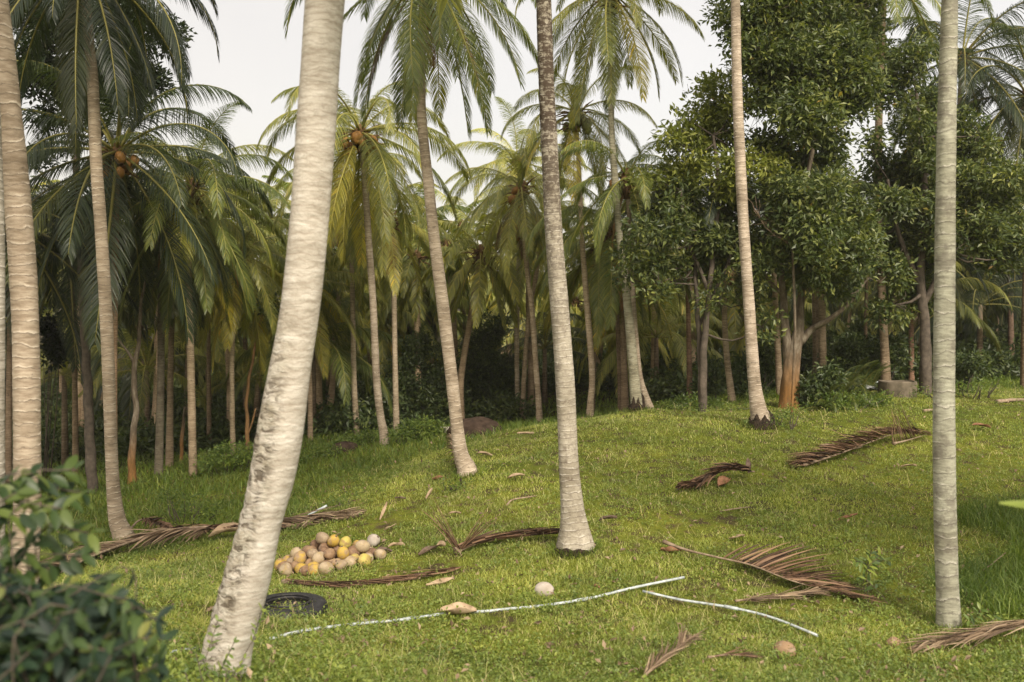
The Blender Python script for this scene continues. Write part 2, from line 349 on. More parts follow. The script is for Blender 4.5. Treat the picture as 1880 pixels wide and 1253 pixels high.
def nut_mat(name, a, b, c, amt):
    m, t, o = mat(name); co = objco(t); oi = N(t, 'ObjectInfo')
    n1 = noise(t, 7, 5, co, 0.65); n2 = noise(t, 40, 3, co); of = math_(t, 'MULTIPLY', oi.outputs['Random'], 0.22)
    base = mix(t, a, b, ramp(t, [(0.42, (0, 0, 0)), (0.58, (1, 1, 1))], math_(t, 'ADD', math_(t, 'SUBTRACT', n1, 0.11), of)).outputs[0])
    base = mix(t, base, c, math_(t, 'MULTIPLY', ramp(t, [(0.56, (0, 0, 0)), (0.68, (1, 1, 1))], noise(t, 11, 4, co)).outputs[0], amt))
    princ(t, o, base, 0.6, n2, 0.25, 0.004, spec=0.3); return m
M['nut_tan'] = nut_mat('coconut_tan', (0.42, 0.335, 0.22), (0.28, 0.21, 0.14), (0.45, 0.33, 0.10), 0.4)
M['nut_brown'] = nut_mat('coconut_brown', (0.29, 0.19, 0.11), (0.17, 0.10, 0.06), (0.40, 0.32, 0.22), 0.5)
M['nut_yellow'] = nut_mat('coconut_yellow', (0.48, 0.40, 0.10), (0.38, 0.29, 0.10), (0.24, 0.14, 0.07), 0.6)
M['nut_mixed'] = nut_mat('coconut_mixed', (0.46, 0.31, 0.06), (0.34, 0.24, 0.15), (0.20, 0.12, 0.07), 0.6)
M['nut_grey'] = simple('coconut_bleached', (0.33, 0.28, 0.23), (0.50, 0.45, 0.39), 7, 0.8, 0.2, 0.3, 0.004)
M['pipe'] = simple('plastic_pipe', (0.26, 0.30, 0.31), (0.60, 0.65, 0.66), 14, 0.4, 0.4, 0.1, 0.001)
M['pipe_dark'] = simple('pipe_dirty', (0.09, 0.08, 0.06), (0.25, 0.24, 0.2), 9, 0.7, 0.2, 0.2, 0.002)
M['rubber'] = simple('tyre_rubber', (0.012, 0.012, 0.014), (0.035, 0.034, 0.034), 12, 0.55, 0.4, 0.3, 0.004)
M['concrete'] = simple('weathered_concrete', (0.07, 0.06, 0.04), (0.20, 0.165, 0.12), 4, 0.9, 0.2, 0.6, 0.01)
M['soil'] = simple('bare_soil', (0.035, 0.024, 0.018), (0.09, 0.062, 0.045), 6, 0.95, 0.1, 0.8, 0.03)
M['stone'] = simple('pale_stone', (0.45, 0.40, 0.33), (0.6, 0.55, 0.47), 6, 0.9, 0.2, 0.5, 0.01)
M['white_plastic'] = simple('white_plastic_sheet', (0.5, 0.52, 0.54), (0.68, 0.7, 0.7), 5, 0.5, 0.4, 0.3, 0.01, 0.2)
M['dry_leaf'] = simple('dry_leaf', (0.26, 0.18, 0.11), (0.48, 0.37, 0.25), 9, 0.75, 0.2, 0.4, 0.006)
M['dry_leaf_red'] = simple('dry_leaf_red', (0.15, 0.075, 0.04), (0.30, 0.16, 0.09), 9, 0.75, 0.2, 0.4, 0.006)
M['dry_leaf_dark'] = simple('dry_leaf_dark', (0.09, 0.06, 0.045), (0.22, 0.16, 0.12), 9, 0.75, 0.2, 0.4, 0.006)
M['stick'] = simple('dry_stick', (0.17, 0.12, 0.08), (0.36, 0.28, 0.2), 12, 0.85, 0.15, 0.4, 0.006)
def dryfrond_mat(name, c0, c1, c2):
    m, t, o = mat(name); a = N(t, 'Attribute', attribute_name='rnd')
    c = ramp(t, [(0, c0), (0.5, c1), (1, c2)], a.outputs['Fac']).outputs[0]
    princ(t, o, c, 0.6, spec=0.3, transl=0.15); return m
M['dryfrond'] = dryfrond_mat('dry_frond_leaflet', (0.10, 0.068, 0.045), (0.23, 0.16, 0.10), (0.42, 0.32, 0.21))
M['dryfrond_dark'] = dryfrond_mat('dry_frond_leaflet_dark', (0.03, 0.019, 0.012), (0.12, 0.068, 0.040), (0.29, 0.18, 0.105))

# ground sheet
def ground_mat():
    m, t, o = mat('ground_soil_and_moss'); co = objco(t)
    n1 = noise(t, 0.35, 4, co); n2 = noise(t, 6, 5, co, 0.7); n3 = noise(t, 40, 4, co, 0.7)
    g = ramp(t, [(0.3, (0.07, 0.09, 0.016)), (0.5, (0.15, 0.18, 0.026)), (0.72, (0.24, 0.25, 0.04))], n2).outputs[0]
    s = ramp(t, [(0.3, (0.05, 0.04, 0.022)), (0.7, (0.12, 0.095, 0.05))], n3).outputs[0]
    c = mix(t, g, s, ramp(t, [(0.5, (0, 0, 0)), (0.62, (1, 1, 1))], noise(t, 3.0, 5, co, 0.65)).outputs[0])
    c = mix(t, c, ramp(t, [(0.35, (0.75, 0.8, 0.7)), (0.65, (1.2, 1.1, 1.0))], n1).outputs[0], 1.0, 'MULTIPLY')
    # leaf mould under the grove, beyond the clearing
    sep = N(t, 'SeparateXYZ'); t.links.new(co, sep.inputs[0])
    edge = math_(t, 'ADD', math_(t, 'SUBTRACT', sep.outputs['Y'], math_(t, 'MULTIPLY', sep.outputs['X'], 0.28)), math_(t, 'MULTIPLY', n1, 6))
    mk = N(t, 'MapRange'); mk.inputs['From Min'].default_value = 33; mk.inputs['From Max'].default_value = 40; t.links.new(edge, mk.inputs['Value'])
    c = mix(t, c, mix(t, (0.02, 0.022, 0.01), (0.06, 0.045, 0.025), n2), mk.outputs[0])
    princ(t, o, c, 0.95, math_(t, 'ADD', n2, n3), 0.8, 0.05, spec=0.1); return m
M['ground'] = ground_mat()

# ------------------------------------------------------------------ ground sheet
gx = np.unique(np.concatenate([np.linspace(-400, -30, 20), np.linspace(-30, 34, 215), np.linspace(34, 400, 20)]))
gy = np.unique(np.concatenate([np.linspace(-60, 2, 14), np.linspace(2, 50, 170), np.linspace(50, 170, 40), np.linspace(170, 700, 16)]))
XX, YY = np.meshgrid(gx, gy, indexing='ij'); ZZ = H(XX, YY)
ni, nj = len(gx), len(gy); ii, jj = np.meshgrid(np.arange(ni - 1), np.arange(nj - 1), indexing='ij')
Qg = np.stack([ii * nj + jj, (ii + 1) * nj + jj, (ii + 1) * nj + jj + 1, ii * nj + jj + 1], -1).reshape(-1, 4)
g = link('ground', mesh('ground', np.stack([XX, YY, ZZ], -1).reshape(-1, 3), Qg, None, [M['ground']])); tag(g, kind='structure')

# ------------------------------------------------------------------ palm fronds
def frond_arrays(e0, bend, L, rs, nl=84, llen=0.88, droop=1.0, sparse=0.0, lw=0.024, ncurve=14):
    t = np.linspace(0, 1, 60); ang = e0 - bend * t ** 1.35
    ang = np.maximum(ang, math.radians(-86)); az = rs.uniform(-0.25, 0.25) * t ** 2
    d = np.stack([np.cos(ang) * np.cos(az), np.cos(ang) * np.sin(az), np.sin(ang)], 1)
    p = np.concatenate([[[0, 0, 0]], np.cumsum(d[:-1] * (L / 59), axis=0)]); return t, p, d
def frond_mesh(name, e0, bend, L, seed, nl=132, llen=0.88, lw=0.0118, hang=1.0, torn=0.0, mats=None):
    rs = np.random.RandomState(seed); t, p, d = frond_arrays(e0, bend, L, rs)
    V = []; Q = []; RN = []; n = 0
    tt = 0.13 + 0.87 * (np.arange(nl) + 0.5) / nl
    down = np.array([0, 0, -1.0])
    for side in (-1, 1):
        for k in range(nl):
            if rs.rand() < torn: continue
            u = tt[k] + rs.uniform(-0.003, 0.003); i = min(58, int(u * 59)); f_ = u * 59 - i
            pos = p[i] * (1 - f_) + p[i + 1] * f_; tan = d[i]
            sd = np.cross(tan, [0, 0, 1.0]); nn = np.linalg.norm(sd)
            sd = sd / nn if nn > 0.12 else np.array([0, 1.0, 0]); sd = sd * -side
            upv = np.cross(sd, tan) * (1 if side < 0 else -1); 
            if upv[2] < 0: upv = -upv
            s_ = (u - 0.13) / 0.87
            ll = llen * (0.45 + 0.55 * min(1, s_ / 0.25)) * (1 - 0.72 * max(0, (s_ - 0.45) / 0.55) ** 1.4) * rs.uniform(0.88, 1.08)
            fw = 0.45 + 0.75 * s_ + rs.uniform(-0.12, 0.12)
            d0 = sd + tan * fw + upv * 0.35; d0 /= np.linalg.norm(d0)
            g_ = hang * rs.uniform(0.75, 1.25)
            nseg = 4; pts = [pos]; dirs = []
            for q in range(nseg):
                x = (q + 0.5) / nseg; dd = d0 + down * g_ * (0.35 + 2.1 * x ** 1.2); dd /= np.linalg.norm(dd); dirs.append(dd)
                pts.append(pts[-1] + dd * ll / nseg)
            dirs.append(dirs[-1]); wv = tan - 0; tw = rs.uniform(-0.5, 0.5)
            rnd = rs.rand()
            for q in range(nseg + 1):
                x = q / nseg; wd = wv - dirs[q] * (wv @ dirs[q]); ln = np.linalg.norm(wd)
                wd = wd / ln if ln > 1e-3 else sd
                wd = wd * math.cos(tw) + np.cross(dirs[q], wd) * math.sin(tw)
                hw = lw * (0.55 + 1.1 * x if x < 0.35 else 0.95 * (1 - ((x - 0.35) / 0.65) ** 1.6) + 0.03)
                V += [pts[q] + wd * hw, pts[q] - wd * hw]; RN += [rnd, rnd]
            Q += [(n + 2 * q, n + 2 * q + 1, n + 2 * q + 3, n + 2 * q + 2) for q in range(nseg)]
            n += 2 * (nseg + 1)
    mb = MB(); idx = np.linspace(0, 59, 16).astype(int)
    mb.tube(p[idx], 0.035 * (1 - t[idx]) ** 0.8 + 0.005, 5)
    tv = mb.V[0]; nq = len(Q); V = np.vstack([np.array(V), tv]); RN = np.concatenate([RN, np.full(len(tv), 0.5)])
    QQ = np.vstack([np.array(Q), mb.Q[0] + n]); T = mb.T[0] + n
    mi = np.concatenate([np.zeros(nq), np.ones(len(mb.Q[0]) + len(T))])
    return mesh(name, V, QQ, T, mats or [M['leaflet'], M['rachis']], mi, None, True, {'rnd': RN})
FR = []   # (elevation deg, mesh) with two seeds each
for k, e in enumerate([84, 68, 52, 36, 20, 4, -14, -32, -52, -70]):
    bend = math.radians({84: 75, 68: 105, 52: 118, 36: 118, 20: 104, 4: 88, -14: 70, -32: 52, -52: 34, -70: 18}[e])
    FR.append((e, [frond_mesh('frond', math.radians(e), bend * f_, 4.3, 100 + k * 7 + q, hang=(0.35 if e > 75 else 0.8 if e > -30 else 0.55), torn=0.07)
                   for q, f_ in enumerate((1.0, 0.8, 1.12))]))
FRL = [frond_mesh('frond', math.radians(e), math.radians(b), 4.3, 300 + int(e), nl=46, lw=0.042, hang=0.8) for e, b in ((80, 80), (55, 110), (28, 110), (0, 85), (-35, 50), (-60, 25))]

# ------------------------------------------------------------------ coconuts
def ellipsoid(rx, rz, nu=14, nv=9, seed=0, ridge=0.08, bump=0.035):
    rs = np.random.RandomState(seed); ph = rs.uniform(0, 6.28)
    V = [(0, 0, -rz)]
    for j in range(1, nv):
        th = math.pi * j / nv
        for i in range(nu):
            a = 2 * math.pi * i / nu; r = rx * math.sin(th) * (1 + ridge * math.cos(3 * a + ph) + bump * math.sin(5 * a + j))
            V.append((r * math.cos(a), r * math.sin(a), -rz * math.cos(th) * (1 + 0.06 * math.sin(th * 2))))
    V.append((0, 0, rz)); Q = []; T = []
    for j in range(nv - 2):
        for i in range(nu): Q.append((1 + j * nu + i, 1 + j * nu + (i + 1) % nu, 1 + (j + 1) * nu + (i + 1) % nu, 1 + (j + 1) * nu + i))
    top = len(V) - 1
    for i in range(nu): T.append((0, 1 + (i + 1) % nu, 1 + i)); T.append((top, 1 + (nv - 2) * nu + i, 1 + (nv - 2) * nu + (i + 1) % nu))
    return V, Q, T
def nut_mesh(m, seed, rx=0.1, rz=0.125, nu=14, nv=9):
    V, Q, T = ellipsoid(rx, rz, nu, nv, seed); return mesh('coconut', V, Q, T, [m])
NUT_TREE = {'orange': nut_mesh(M['nut_orange'], 1, nu=10, nv=7), 'green': nut_mesh(M['nut_green'], 2, nu=10, nv=7)}
fib = MB()
for k in range(26):
    rs = np.random.RandomState(k); a = rs.uniform(0, 6.28); r = 0.13; L_ = rs.uniform(0.3, 0.8); up = rs.uniform(-0.5, 1.2)
    p0 = np.array([math.cos(a) * r, math.sin(a) * r, rs.uniform(-0.5, 0.1)]); dr = np.array([math.cos(a), math.sin(a), up]); dr /= np.linalg.norm(dr)
    fib.tube([p0, p0 + dr * L_ * 0.5, p0 + dr * L_ + np.array([0, 0, -0.12])], [0.045, 0.03, 0.008], 5)
fib.tube([(0, 0, -0.6), (0, 0, -0.2), (0, 0, 0.15), (0, 0, 0.35)], [0.12, 0.2, 0.2, 0.05], 9)
FIBRE = fib.mesh('crown_fibre', [M['fibre']])

TINT = {  # frond colours; shade on the left palms is put into the darkest
    'dark': (0.026, 0.040, 0.026, 1), 'deep': (0.048, 0.070, 0.034, 1), 'mid': (0.133, 0.171, 0.045, 1), 'olive': (0.185, 0.205, 0.051, 1),
    'yellow': (0.244, 0.260, 0.068, 1), 'pale': (0.305, 0.330, 0.116, 1), 'dead': (0.300, 0.145, 0.061, 1), 'darkdead': (0.106, 0.060, 0.030, 1)}
def crown(root, top, n, Lk, tint, seed, nuts=None, dead=0, elo=-62, ehi=84, lean=0.0, lod=False, old_yellow=0.25, az0=None, skip=None):
    rs = np.random.RandomState(seed); a = rs.uniform(0, 6.28) if az0 is None else az0
    for k in range(n):
        a += 2.39996; f_ = (k + 0.5) / n; e = ehi + (elo - ehi) * f_ ** 0.85 + rs.uniform(-6, 6)
        aa = a + rs.uniform(-0.2, 0.2)
        if skip and skip(aa, e): continue
        if lod: me = FRL[int(np.argmin([abs(e - q) for q in (80, 55, 28, 0, -35, -60)]))]
        else: me = FR[int(np.argmin([abs(e - q[0]) for q in FR]))][1][rs.randint(3)]
        c = np.array(TINT[tint]); s_ = Lk * rs.uniform(0.88, 1.1)
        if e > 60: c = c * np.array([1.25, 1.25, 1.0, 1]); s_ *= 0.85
        if f_ > 0.6 and rs.rand() < old_yellow: c = c * (np.array([1.2, 1.12, 1.0, 1]) if lod or tint in ('yellow', 'pale') else np.array([1.8, 1.5, 1.05, 1]))
        link('frond', me, root, top + Vector((math.cos(aa) * 0.08, math.sin(aa) * 0.08, 0.15 * (1 - f_))), (rs.uniform(-0.12, 0.12), rs.uniform(-0.06, 0.06), aa), s_, tuple(c))
    for k in range(dead):
        aa = rs.uniform(0, 6.28); me = FR[rs.choice([8, 9])][1][rs.randint(3)]
        link('dead_frond', me, root, top + Vector((0, 0, -0.15)), (0, 0, aa), Lk * rs.uniform(0.5, 0.8), TINT['dead' if rs.rand() < 0.6 else 'darkdead'])
    link('crown_fibre', FIBRE, root, top, (0, 0, rs.uniform(0, 6)), 0.9)
    if nuts:
        kind, cnt = nuts
        for k in range(cnt):
            aa = 2 * math.pi * (k // 5) / max(1, (cnt + 4) // 5) + rs.uniform(-0.35, 0.35) + seed; r = rs.uniform(0.22, 0.46)
            link('coconut', NUT_TREE[kind], root, top + Vector((math.cos(aa) * r, math.sin(aa) * r, rs.uniform(-0.5, -0.08))), (rs.uniform(-0.5, 0.5), rs.uniform(-0.5, 0.5), rs.uniform(0, 6)), rs.uniform(1.0, 1.35))

def trunk_obj(root, base, pts, m, color, step=0.05, seg=18, rough=0.02, side=False, ringgap=0.11, seed=0):
    """pts rows: x y z radius, bottom to top, world; trunk mesh stored relative to the root"""
    rs = np.random.RandomState(seed); S = spline(pts, step); P_ = S[:, :3] - np.array(list(base)); rad = np.maximum(S[:, 3], 0.03)
    ph = rs.uniform(0, 6.28, 6)
    def rf(l, a):
        fr = (l / ringgap + 0.25 * math.sin(l * 1.7 + ph[0]) + 0.1 * np.sin(a + ph[3])) % 1.0
        r = 1 + rough * (1.6 * (1 - fr)) + 0.025 * np.sin(2 * a + l * 0.6 + ph[1]) + 0.02 * np.sin(3 * a - l * 0.9 + ph[2]) + 0.012 * math.sin(l * 5 + ph[4])
        if l < 0.7: r = r + (0.7 - l) ** 2 * 0.22 * np.sin(7 * a + ph[5]) + (0.7 - l) ** 2 * 0.12 * np.sin(13 * a)
        if side:
            k = np.clip((3.0 - l) / 1.4, 0, 1) * np.clip(-np.cos(a - side) * 1.5 + 0.5, 0, 1)
            r = r + k * (0.035 * np.sin(7 * a + l * 6) * np.sin(l * 23 + 3 * np.sin(a * 3)) + 0.03 * np.sin(l * 47 + 5 * a) * np.sin(11 * a + l * 9) + 0.03) - 0.07 * np.exp(-((a - 4.6 + 0.3 * math.sin(l)) / 0.25) ** 2) * np.clip((2.6 - l) / 1.0, 0, 1)
        return r
    mb = MB(); mb.tube(P_, rad, seg, rfun=rf)
    me = mb.mesh('trunk', [m])
    if side:
        co = np.concatenate(mb.V); nr = len(P_); a = np.tile(np.arange(seg) * 2 * math.pi / seg, nr); s_ = np.clip(0.62 - 1.1 * np.cos(a - (side - math.pi) ) * -1, 0, 1)
        x = co[:nr * seg, 0] - np.repeat(P_[:, 0], seg); sv = np.clip(0.55 - x / np.repeat(rad, seg) * 1.6, 0, 1)
        at = me.attributes.new('side', 'FLOAT', 'POINT'); at.data.foreach_set('value', np.concatenate([sv, [0.5, 0.5]]).astype(np.float32))
    return link('trunk', me, root, color=color)

TRUNK_BASES = []
def palm(label, Y, pts, m='trunk', color=(1, 1, 1, 1), group='coconut palms around the clearing', lean_y=0.0, top=None, crown_at=None, rough=0.02, step=0.05, seg=18, base_root=0, ring=0.11, sunk=0.15, side=False, **cr):
    """pts: (px, py, width_px) from the top of the trunk down to its base, all in the plane at depth Y (top may lean by lean_y metres)"""
    n = len(pts); rows = []
    for i, (px, py, wd) in enumerate(pts):
        yy = Y + lean_y * (1 - i / (n - 1)) ** 2; p = P(px, py, yy); rows.append([p.x, p.y, p.z, wd * yy / F_PX / 2])
    rows = rows[::-1]; b = rows[0]; gz = h(b[0], b[1]); base = Vector((b[0], b[1], gz))
    rows[0][2] = gz - sunk
    root = thing('coconut_palm', label, 'palm tree', base, group)
    trunk_obj(root, base, rows, M[m], color, step, seg, rough=rough, seed=int(abs(pts[0][0])) + 3, side=side, ringgap=ring)
    TRUNK_BASES.append((base.x, base.y, rows[0][3]))
    if cr.get('n', 1) > 0:
        t_ = rows[-1]; tp = Vector(t_[:3]) - base
        cr.setdefault('n', 22); cr.setdefault('Lk', 1.0); cr.setdefault('tint', 'mid'); cr.setdefault('seed', int(abs(pts[0][0] * 3 + pts[0][1])))
        crown(root, tp, **cr)
    if base_root:
        rs = np.random.RandomState(5); flare = 1.5 if base_root > 0.2 else 1.16; mb = MB(); R_ = b[3]; nA = 72; K = 9; V = []
        A = np.arange(nA) * 2 * math.pi / nA; ht = base_root * (0.55 + 0.25 * np.sin(3 * A + 1) + 0.05 * np.sin(8 * A) + 0.4 * np.convolve(rs.uniform(-1, 1, nA + 4), np.ones(5) / 5, 'valid') + 0.05 * rs.uniform(-1, 1, nA)); ht = np.maximum(ht, 0.02)
        for i in range(nA):
            for k in range(K):
                t_ = k / (K - 1); r = R_ * ((flare - (flare - 1.1) * t_ ** 1.5) if k < K - 1 else 0.8) * (1 + 0.02 * rs.uniform(-1, 1) + 0.025 * math.sin(9 * A[i] + k)); V.append((r * math.cos(A[i]), r * math.sin(A[i]), -0.12 + (ht[i] + 0.12) * t_))
        Qr = [(i * K + k, ((i + 1) % nA) * K + k, ((i + 1) % nA) * K + k + 1, i * K + k + 1) for i in range(nA) for k in range(K - 1)]
        mb.add(V, Qr, None, 0)
        for k in range(40):
            a = rs.uniform(0, 6.28); r = R_ * 1.12; p0 = np.array([math.cos(a) * r, math.sin(a) * r, rs.uniform(0.0, base_root * 0.4)]); dr = np.array([math.cos(a + .3) * 0.09, math.sin(a + .3) * 0.09, -0.12]); mb.tube([p0, p0 + dr], [0.012, 0.005], 5)
        link('root_mass', mb.mesh('root_mass', [M['root']]), root)
    return root

g1 = 'coconut palms around the clearing'
WM = (1, 1, 1, 1)
# ---- near palms
palm('thick pale coconut palm leaning right in front with flaking bark', 8.5,
     [(668, -1150, 52), (622, -300, 64), (596, 0, 70), (581, 215, 71), (568, 400, 72), (552, 560, 72), (531, 690, 78), (514, 800, 84), (500, 880, 82), (480, 960, 76), (458, 1050, 82), (436, 1130, 86), (418, 1200, 88), (410, 1245, 96)],
     'trunk_big', step=0.022, seg=56, ring=0.055, rough=0.006, side=0.01, n=30, tint='mid', seed=3, Lk=1.1)
palm('pale ringed palm with broad flared foot in the middle of the clearing', 14.5,
     [(982, -470, 25), (990, -200, 26), (998, 0, 28), (1003, 145, 29), (1010, 290, 31), (1017, 430, 32), (1027, 560, 33), (1037, 700, 34), (1044, 850, 35), (1050, 925, 41), (1054, 965, 51), (1057, 998, 66), (1058, 1012, 70)],
     'trunk_spotted', step=0.03, seg=28, ring=0.08, base_root=0.1, n=18, tint='mid', seed=11, Lk=0.95)
palm('straight grey palm spotted with lichen and dark moss on the right', 12.2,
     [(1754, -950, 25), (1748, -300, 26), (1744, 0, 29), (1740, 145, 32), (1737, 290, 34), (1735, 430, 35), (1734, 560, 36), (1733, 700, 37), (1734, 850, 38), (1736, 960, 39), (1739, 1060, 39), (1741, 1120, 42), (1742, 1152, 47)],
     'trunk_grey', step=0.03, seg=28, ring=0.16, rough=0.01, n=14, tint='deep', seed=12)
palm('slim whitish palm with black root ball before the broadleaf tree', 23,
     [(1338, -330, 14), (1346, -120, 16), (1350, 0, 17), (1353, 145, 18), (1359, 290, 19), (1366, 430, 19), (1375, 560, 20), (1384, 690, 23), (1391, 745, 29), (1396, 768, 36), (1397, 784, 38)],
     'trunk', color=(1.12, 1.02, 0.94, 1), step=0.04, seg=20, ring=0.1, base_root=0.38, n=18, tint='mid', seed=16, Lk=0.8, elo=-65)
palm('smooth pinkish palm bending to its foot left of the centre palm', 20,
     [(781, -55, 16), (775, 60, 16), (773, 170, 17), (776, 240, 18), (787, 343, 19), (796, 430, 20), (813, 560, 22), (830, 700, 22), (841, 800, 24), (848, 840, 28), (857, 862, 36), (859, 875, 42)],
     'trunk', color=(1.15, 1.04, 0.94, 1), step=0.04, seg=22, ring=0.1, n=28, tint='mid', seed=21, Lk=0.78, ehi=70, elo=-74, dead=3, old_yellow=0.3)
palm('reddish tan palm curving down to the long dry frond on the left', 20.5,
     [(153, -70, 17), (164, 80, 18), (170, 150, 20), (176, 295, 21), (185, 420, 21), (196, 600, 22), (203, 800, 22), (208, 900, 25), (215, 955, 31), (226, 985, 40), (230, 998, 46)],
     'trunk_warm', color=(1.0, 0.93, 0.85, 1), step=0.04, seg=22, n=30, tint='dark', seed=31, Lk=0.84, elo=-74, old_yellow=0.4)
palm('brown ringed palm rising behind the leafy shrub on the left', 11.5,
     [(-110, -1000, 36), (-60, -560, 38), (-35, -250, 42), (-9, 0, 45), (14, 200, 46), (37, 430, 47), (47, 600, 46), (50, 800, 46), (50, 950, 46), (44, 1050, 50), (42, 1110, 58)],
     'trunk_warm', color=(1.05, 0.98, 0.92, 1), step=0.03, seg=28, ring=0.12, n=16, tint='dark', seed=41)
palm('palm trunk cut by the left edge of the picture', 10.5,
     [(-75, -1050, 34), (-45, -500, 34), (-30, 0, 36), (-14, 400, 38), (-12, 800, 38), (-13, 1150, 42)], 'trunk', seg=20, n=12, tint='dark', seed=42)

# ---- middle distance palms
palm('tall palm with heavy hanging crown over the twin trunks', 27,
     [(1119, -10, 9), (1121, 105, 10), (1123, 240, 11), (1130, 343, 13), (1137, 430, 13), (1147, 510, 14), (1156, 600, 16), (1163, 680, 18), (1168, 740, 21), (1169, 758, 23)],
     'trunk', color=(0.95, 0.98, 0.85, 1), n=26, tint='olive', Lk=0.78, elo=-76, seed=52, base_root=0.5)
palm('thin trunk curving out right at its foot beside the black root mass', 27.4,
     [(1152, 330, 8), (1156, 430, 9), (1160, 520, 10), (1167, 620, 11), (1174, 690, 12), (1184, 728, 15), (1197, 750, 22)],
     'trunk', color=(1.0, 0.9, 0.8, 1), n=18, tint='mid', seed=57, Lk=0.58, nuts=('orange', 6), dead=1)
palm('slim palm with green nuts and open crown above the centre', 30,
     [(1057, 210, 8), (1064, 330, 8), (1068, 430, 9), (1073, 500, 10), (1081, 600, 11), (1087, 690, 11), (1084, 740, 12), (1082, 774, 17)],
     'trunk', color=(1.15, 1.0, 0.85, 1), n=20, tint='olive', seed=61, nuts=('green', 12), Lk=0.66, elo=-74, base_root=0.15)
palm('palm with orange nuts and yellow midribs behind the leaning trunk', 29,
     [(662, 248, 10), (670, 330, 11), (676, 430, 12), (685, 560, 13), (691, 690, 14), (698, 760, 14), (705, 800, 17), (706, 812, 19)],
     'trunk', color=(1.1, 1.0, 0.9, 1), n=30, tint='olive', seed=66, nuts=('orange', 18), Lk=0.9, dead=1, elo=-76, old_yellow=0.12)
palm('narrow straight palm with ragged brown skirt right of the orange nut palm', 33,
     [(712, 400, 9), (720, 470, 9), (723, 520, 10), (725, 660, 10), (728, 804, 12)], 'trunk', color=(0.95, 0.85, 0.72, 1), n=22, tint='yellow', seed=71, nuts=('green', 10), dead=3, Lk=0.68, elo=-74)
palm('straight thin palm left of the orange nut palm with orange skirt', 34,
     [(641, 330, 8), (647, 530, 9), (650, 700, 10), (656, 806, 12)], 'trunk', color=(0.9, 0.8, 0.66, 1), n=20, tint='yellow', seed=75, dead=5, Lk=0.75, elo=-76)
palm('palm with dark fibrous skirt and drooping crown left of the centre palm', 33,
     [(957, 345, 9), (962, 420, 9), (967, 490, 9), (976, 560, 10), (983, 660, 10), (989, 740, 11), (991, 780, 13)], 'trunk', color=(1.15, 1.0, 0.85, 1), n=26, tint='yellow', seed=79, dead=5, Lk=0.68, elo=-76, nuts=('orange', 5))
palm('tall bright feathery palm rising behind the centre trunk', 37,
     [(951, 300, 8), (955, 380, 9), (953, 480, 9), (949, 600, 9), (950, 720, 9), (957, 782, 12)], 'trunk', color=(1.2, 1.08, 0.95, 1), n=24, tint='pale', seed=83, Lk=0.78, ehi=86, elo=-60)
palm('slanting thin palm between the two upright ones left of centre', 36,
     [(1000, 420, 8), (985, 500, 8), (970, 590, 8), (962, 700, 9), (959, 778, 11)], 'trunk', color=(1.0, 0.85, 0.7, 1), n=16, tint='yellow', seed=84, Lk=0.75)
palm('thin palm standing dark behind the slim palm with green nuts', 36,
     [(1104, 470, 7), (1098, 560, 8), (1090, 680, 8), (1088, 770, 10)], 'trunk', color=(0.6, 0.48, 0.36, 1), n=18, tint='olive', seed=85, Lk=0.85)
palm('shaded palm with low dark crown just left of the twin trunks', 31,
     [(1128, 420, 10), (1140, 540, 11), (1146, 680, 12), (1148, 768, 16)], 'trunk', color=(0.75, 0.6, 0.48, 1), n=24, tint='mid', seed=88, Lk=0.8, elo=-76, dead=4)
palm('very thin shaded palm hugging the low dark crowned one', 31.6,
     [(1112, 430, 7), (1130, 540, 8), (1137, 680, 8), (1139, 768, 10)], 'trunk', color=(0.6, 0.47, 0.38, 1), n=14, tint='mid', seed=89, Lk=0.8, elo=-70)
palm('small yellowish palm far back between the second and centre trunks', 46,
     [(848, 415, 6), (850, 520, 7), (853, 600, 7), (854, 668, 8)], 'trunk', color=(0.75, 0.65, 0.5, 1), n=20, tint='pale', seed=91, Lk=0.82, elo=-70, nuts=('green', 6))
palm('short far palm beside the brown skirted ones', 48, [(736, 470, 6), (746, 560, 6), (751, 656, 8)], 'trunk', color=(0.9, 0.8, 0.7, 1), n=18, tint='yellow', seed=94, Lk=0.9)
# left group
palm('big dark palm with orange nuts behind the reddish trunk', 26,
     [(214, 285, 11), (212, 420, 12), (210, 560, 12), (208, 700, 13), (207, 880, 16)], 'trunk', color=(0.8, 0.6, 0.45, 1), n=32, tint='deep', seed=101, nuts=('orange', 18), Lk=1.14, elo=-70, old_yellow=0.3)
palm('lit palm with brown skirt in the middle of the left grove', 28,
     [(352, 350, 11), (346, 470, 11), (348, 570, 12), (351, 700, 14), (354, 850, 15), (355, 866, 19)], 'trunk', color=(0.92, 0.78, 0.62, 1), n=28, tint='mid', seed=104, nuts=('green', 10), Lk=0.86, elo=-74, dead=3)
palm('blotchy dark trunked palm left of the lit palm', 29,
     [(300, 400, 12), (296, 560, 13), (295, 700, 13), (291, 872, 16)], 'trunk_grey', color=(0.5, 0.44, 0.4, 1), n=24, tint='deep', seed=107, Lk=0.82, elo=-74)
palm('slender palm squeezed between the blotchy and the lit palms', 30.5,
     [(322, 440, 9), (315, 600, 10), (312, 750, 11), (311, 868, 15)], 'trunk', color=(0.72, 0.6, 0.47, 1), n=20, tint='olive', seed=109, Lk=0.75, elo=-70)
palm('slim pale trunk standing closest to the leaning palm on its left', 31,
     [(438, 470, 9), (433, 550, 9), (426, 650, 9), (427, 800, 10), (429, 852, 12)], 'trunk', color=(0.85, 0.74, 0.58, 1), n=24, tint='olive', seed=112, Lk=0.8, elo=-70)
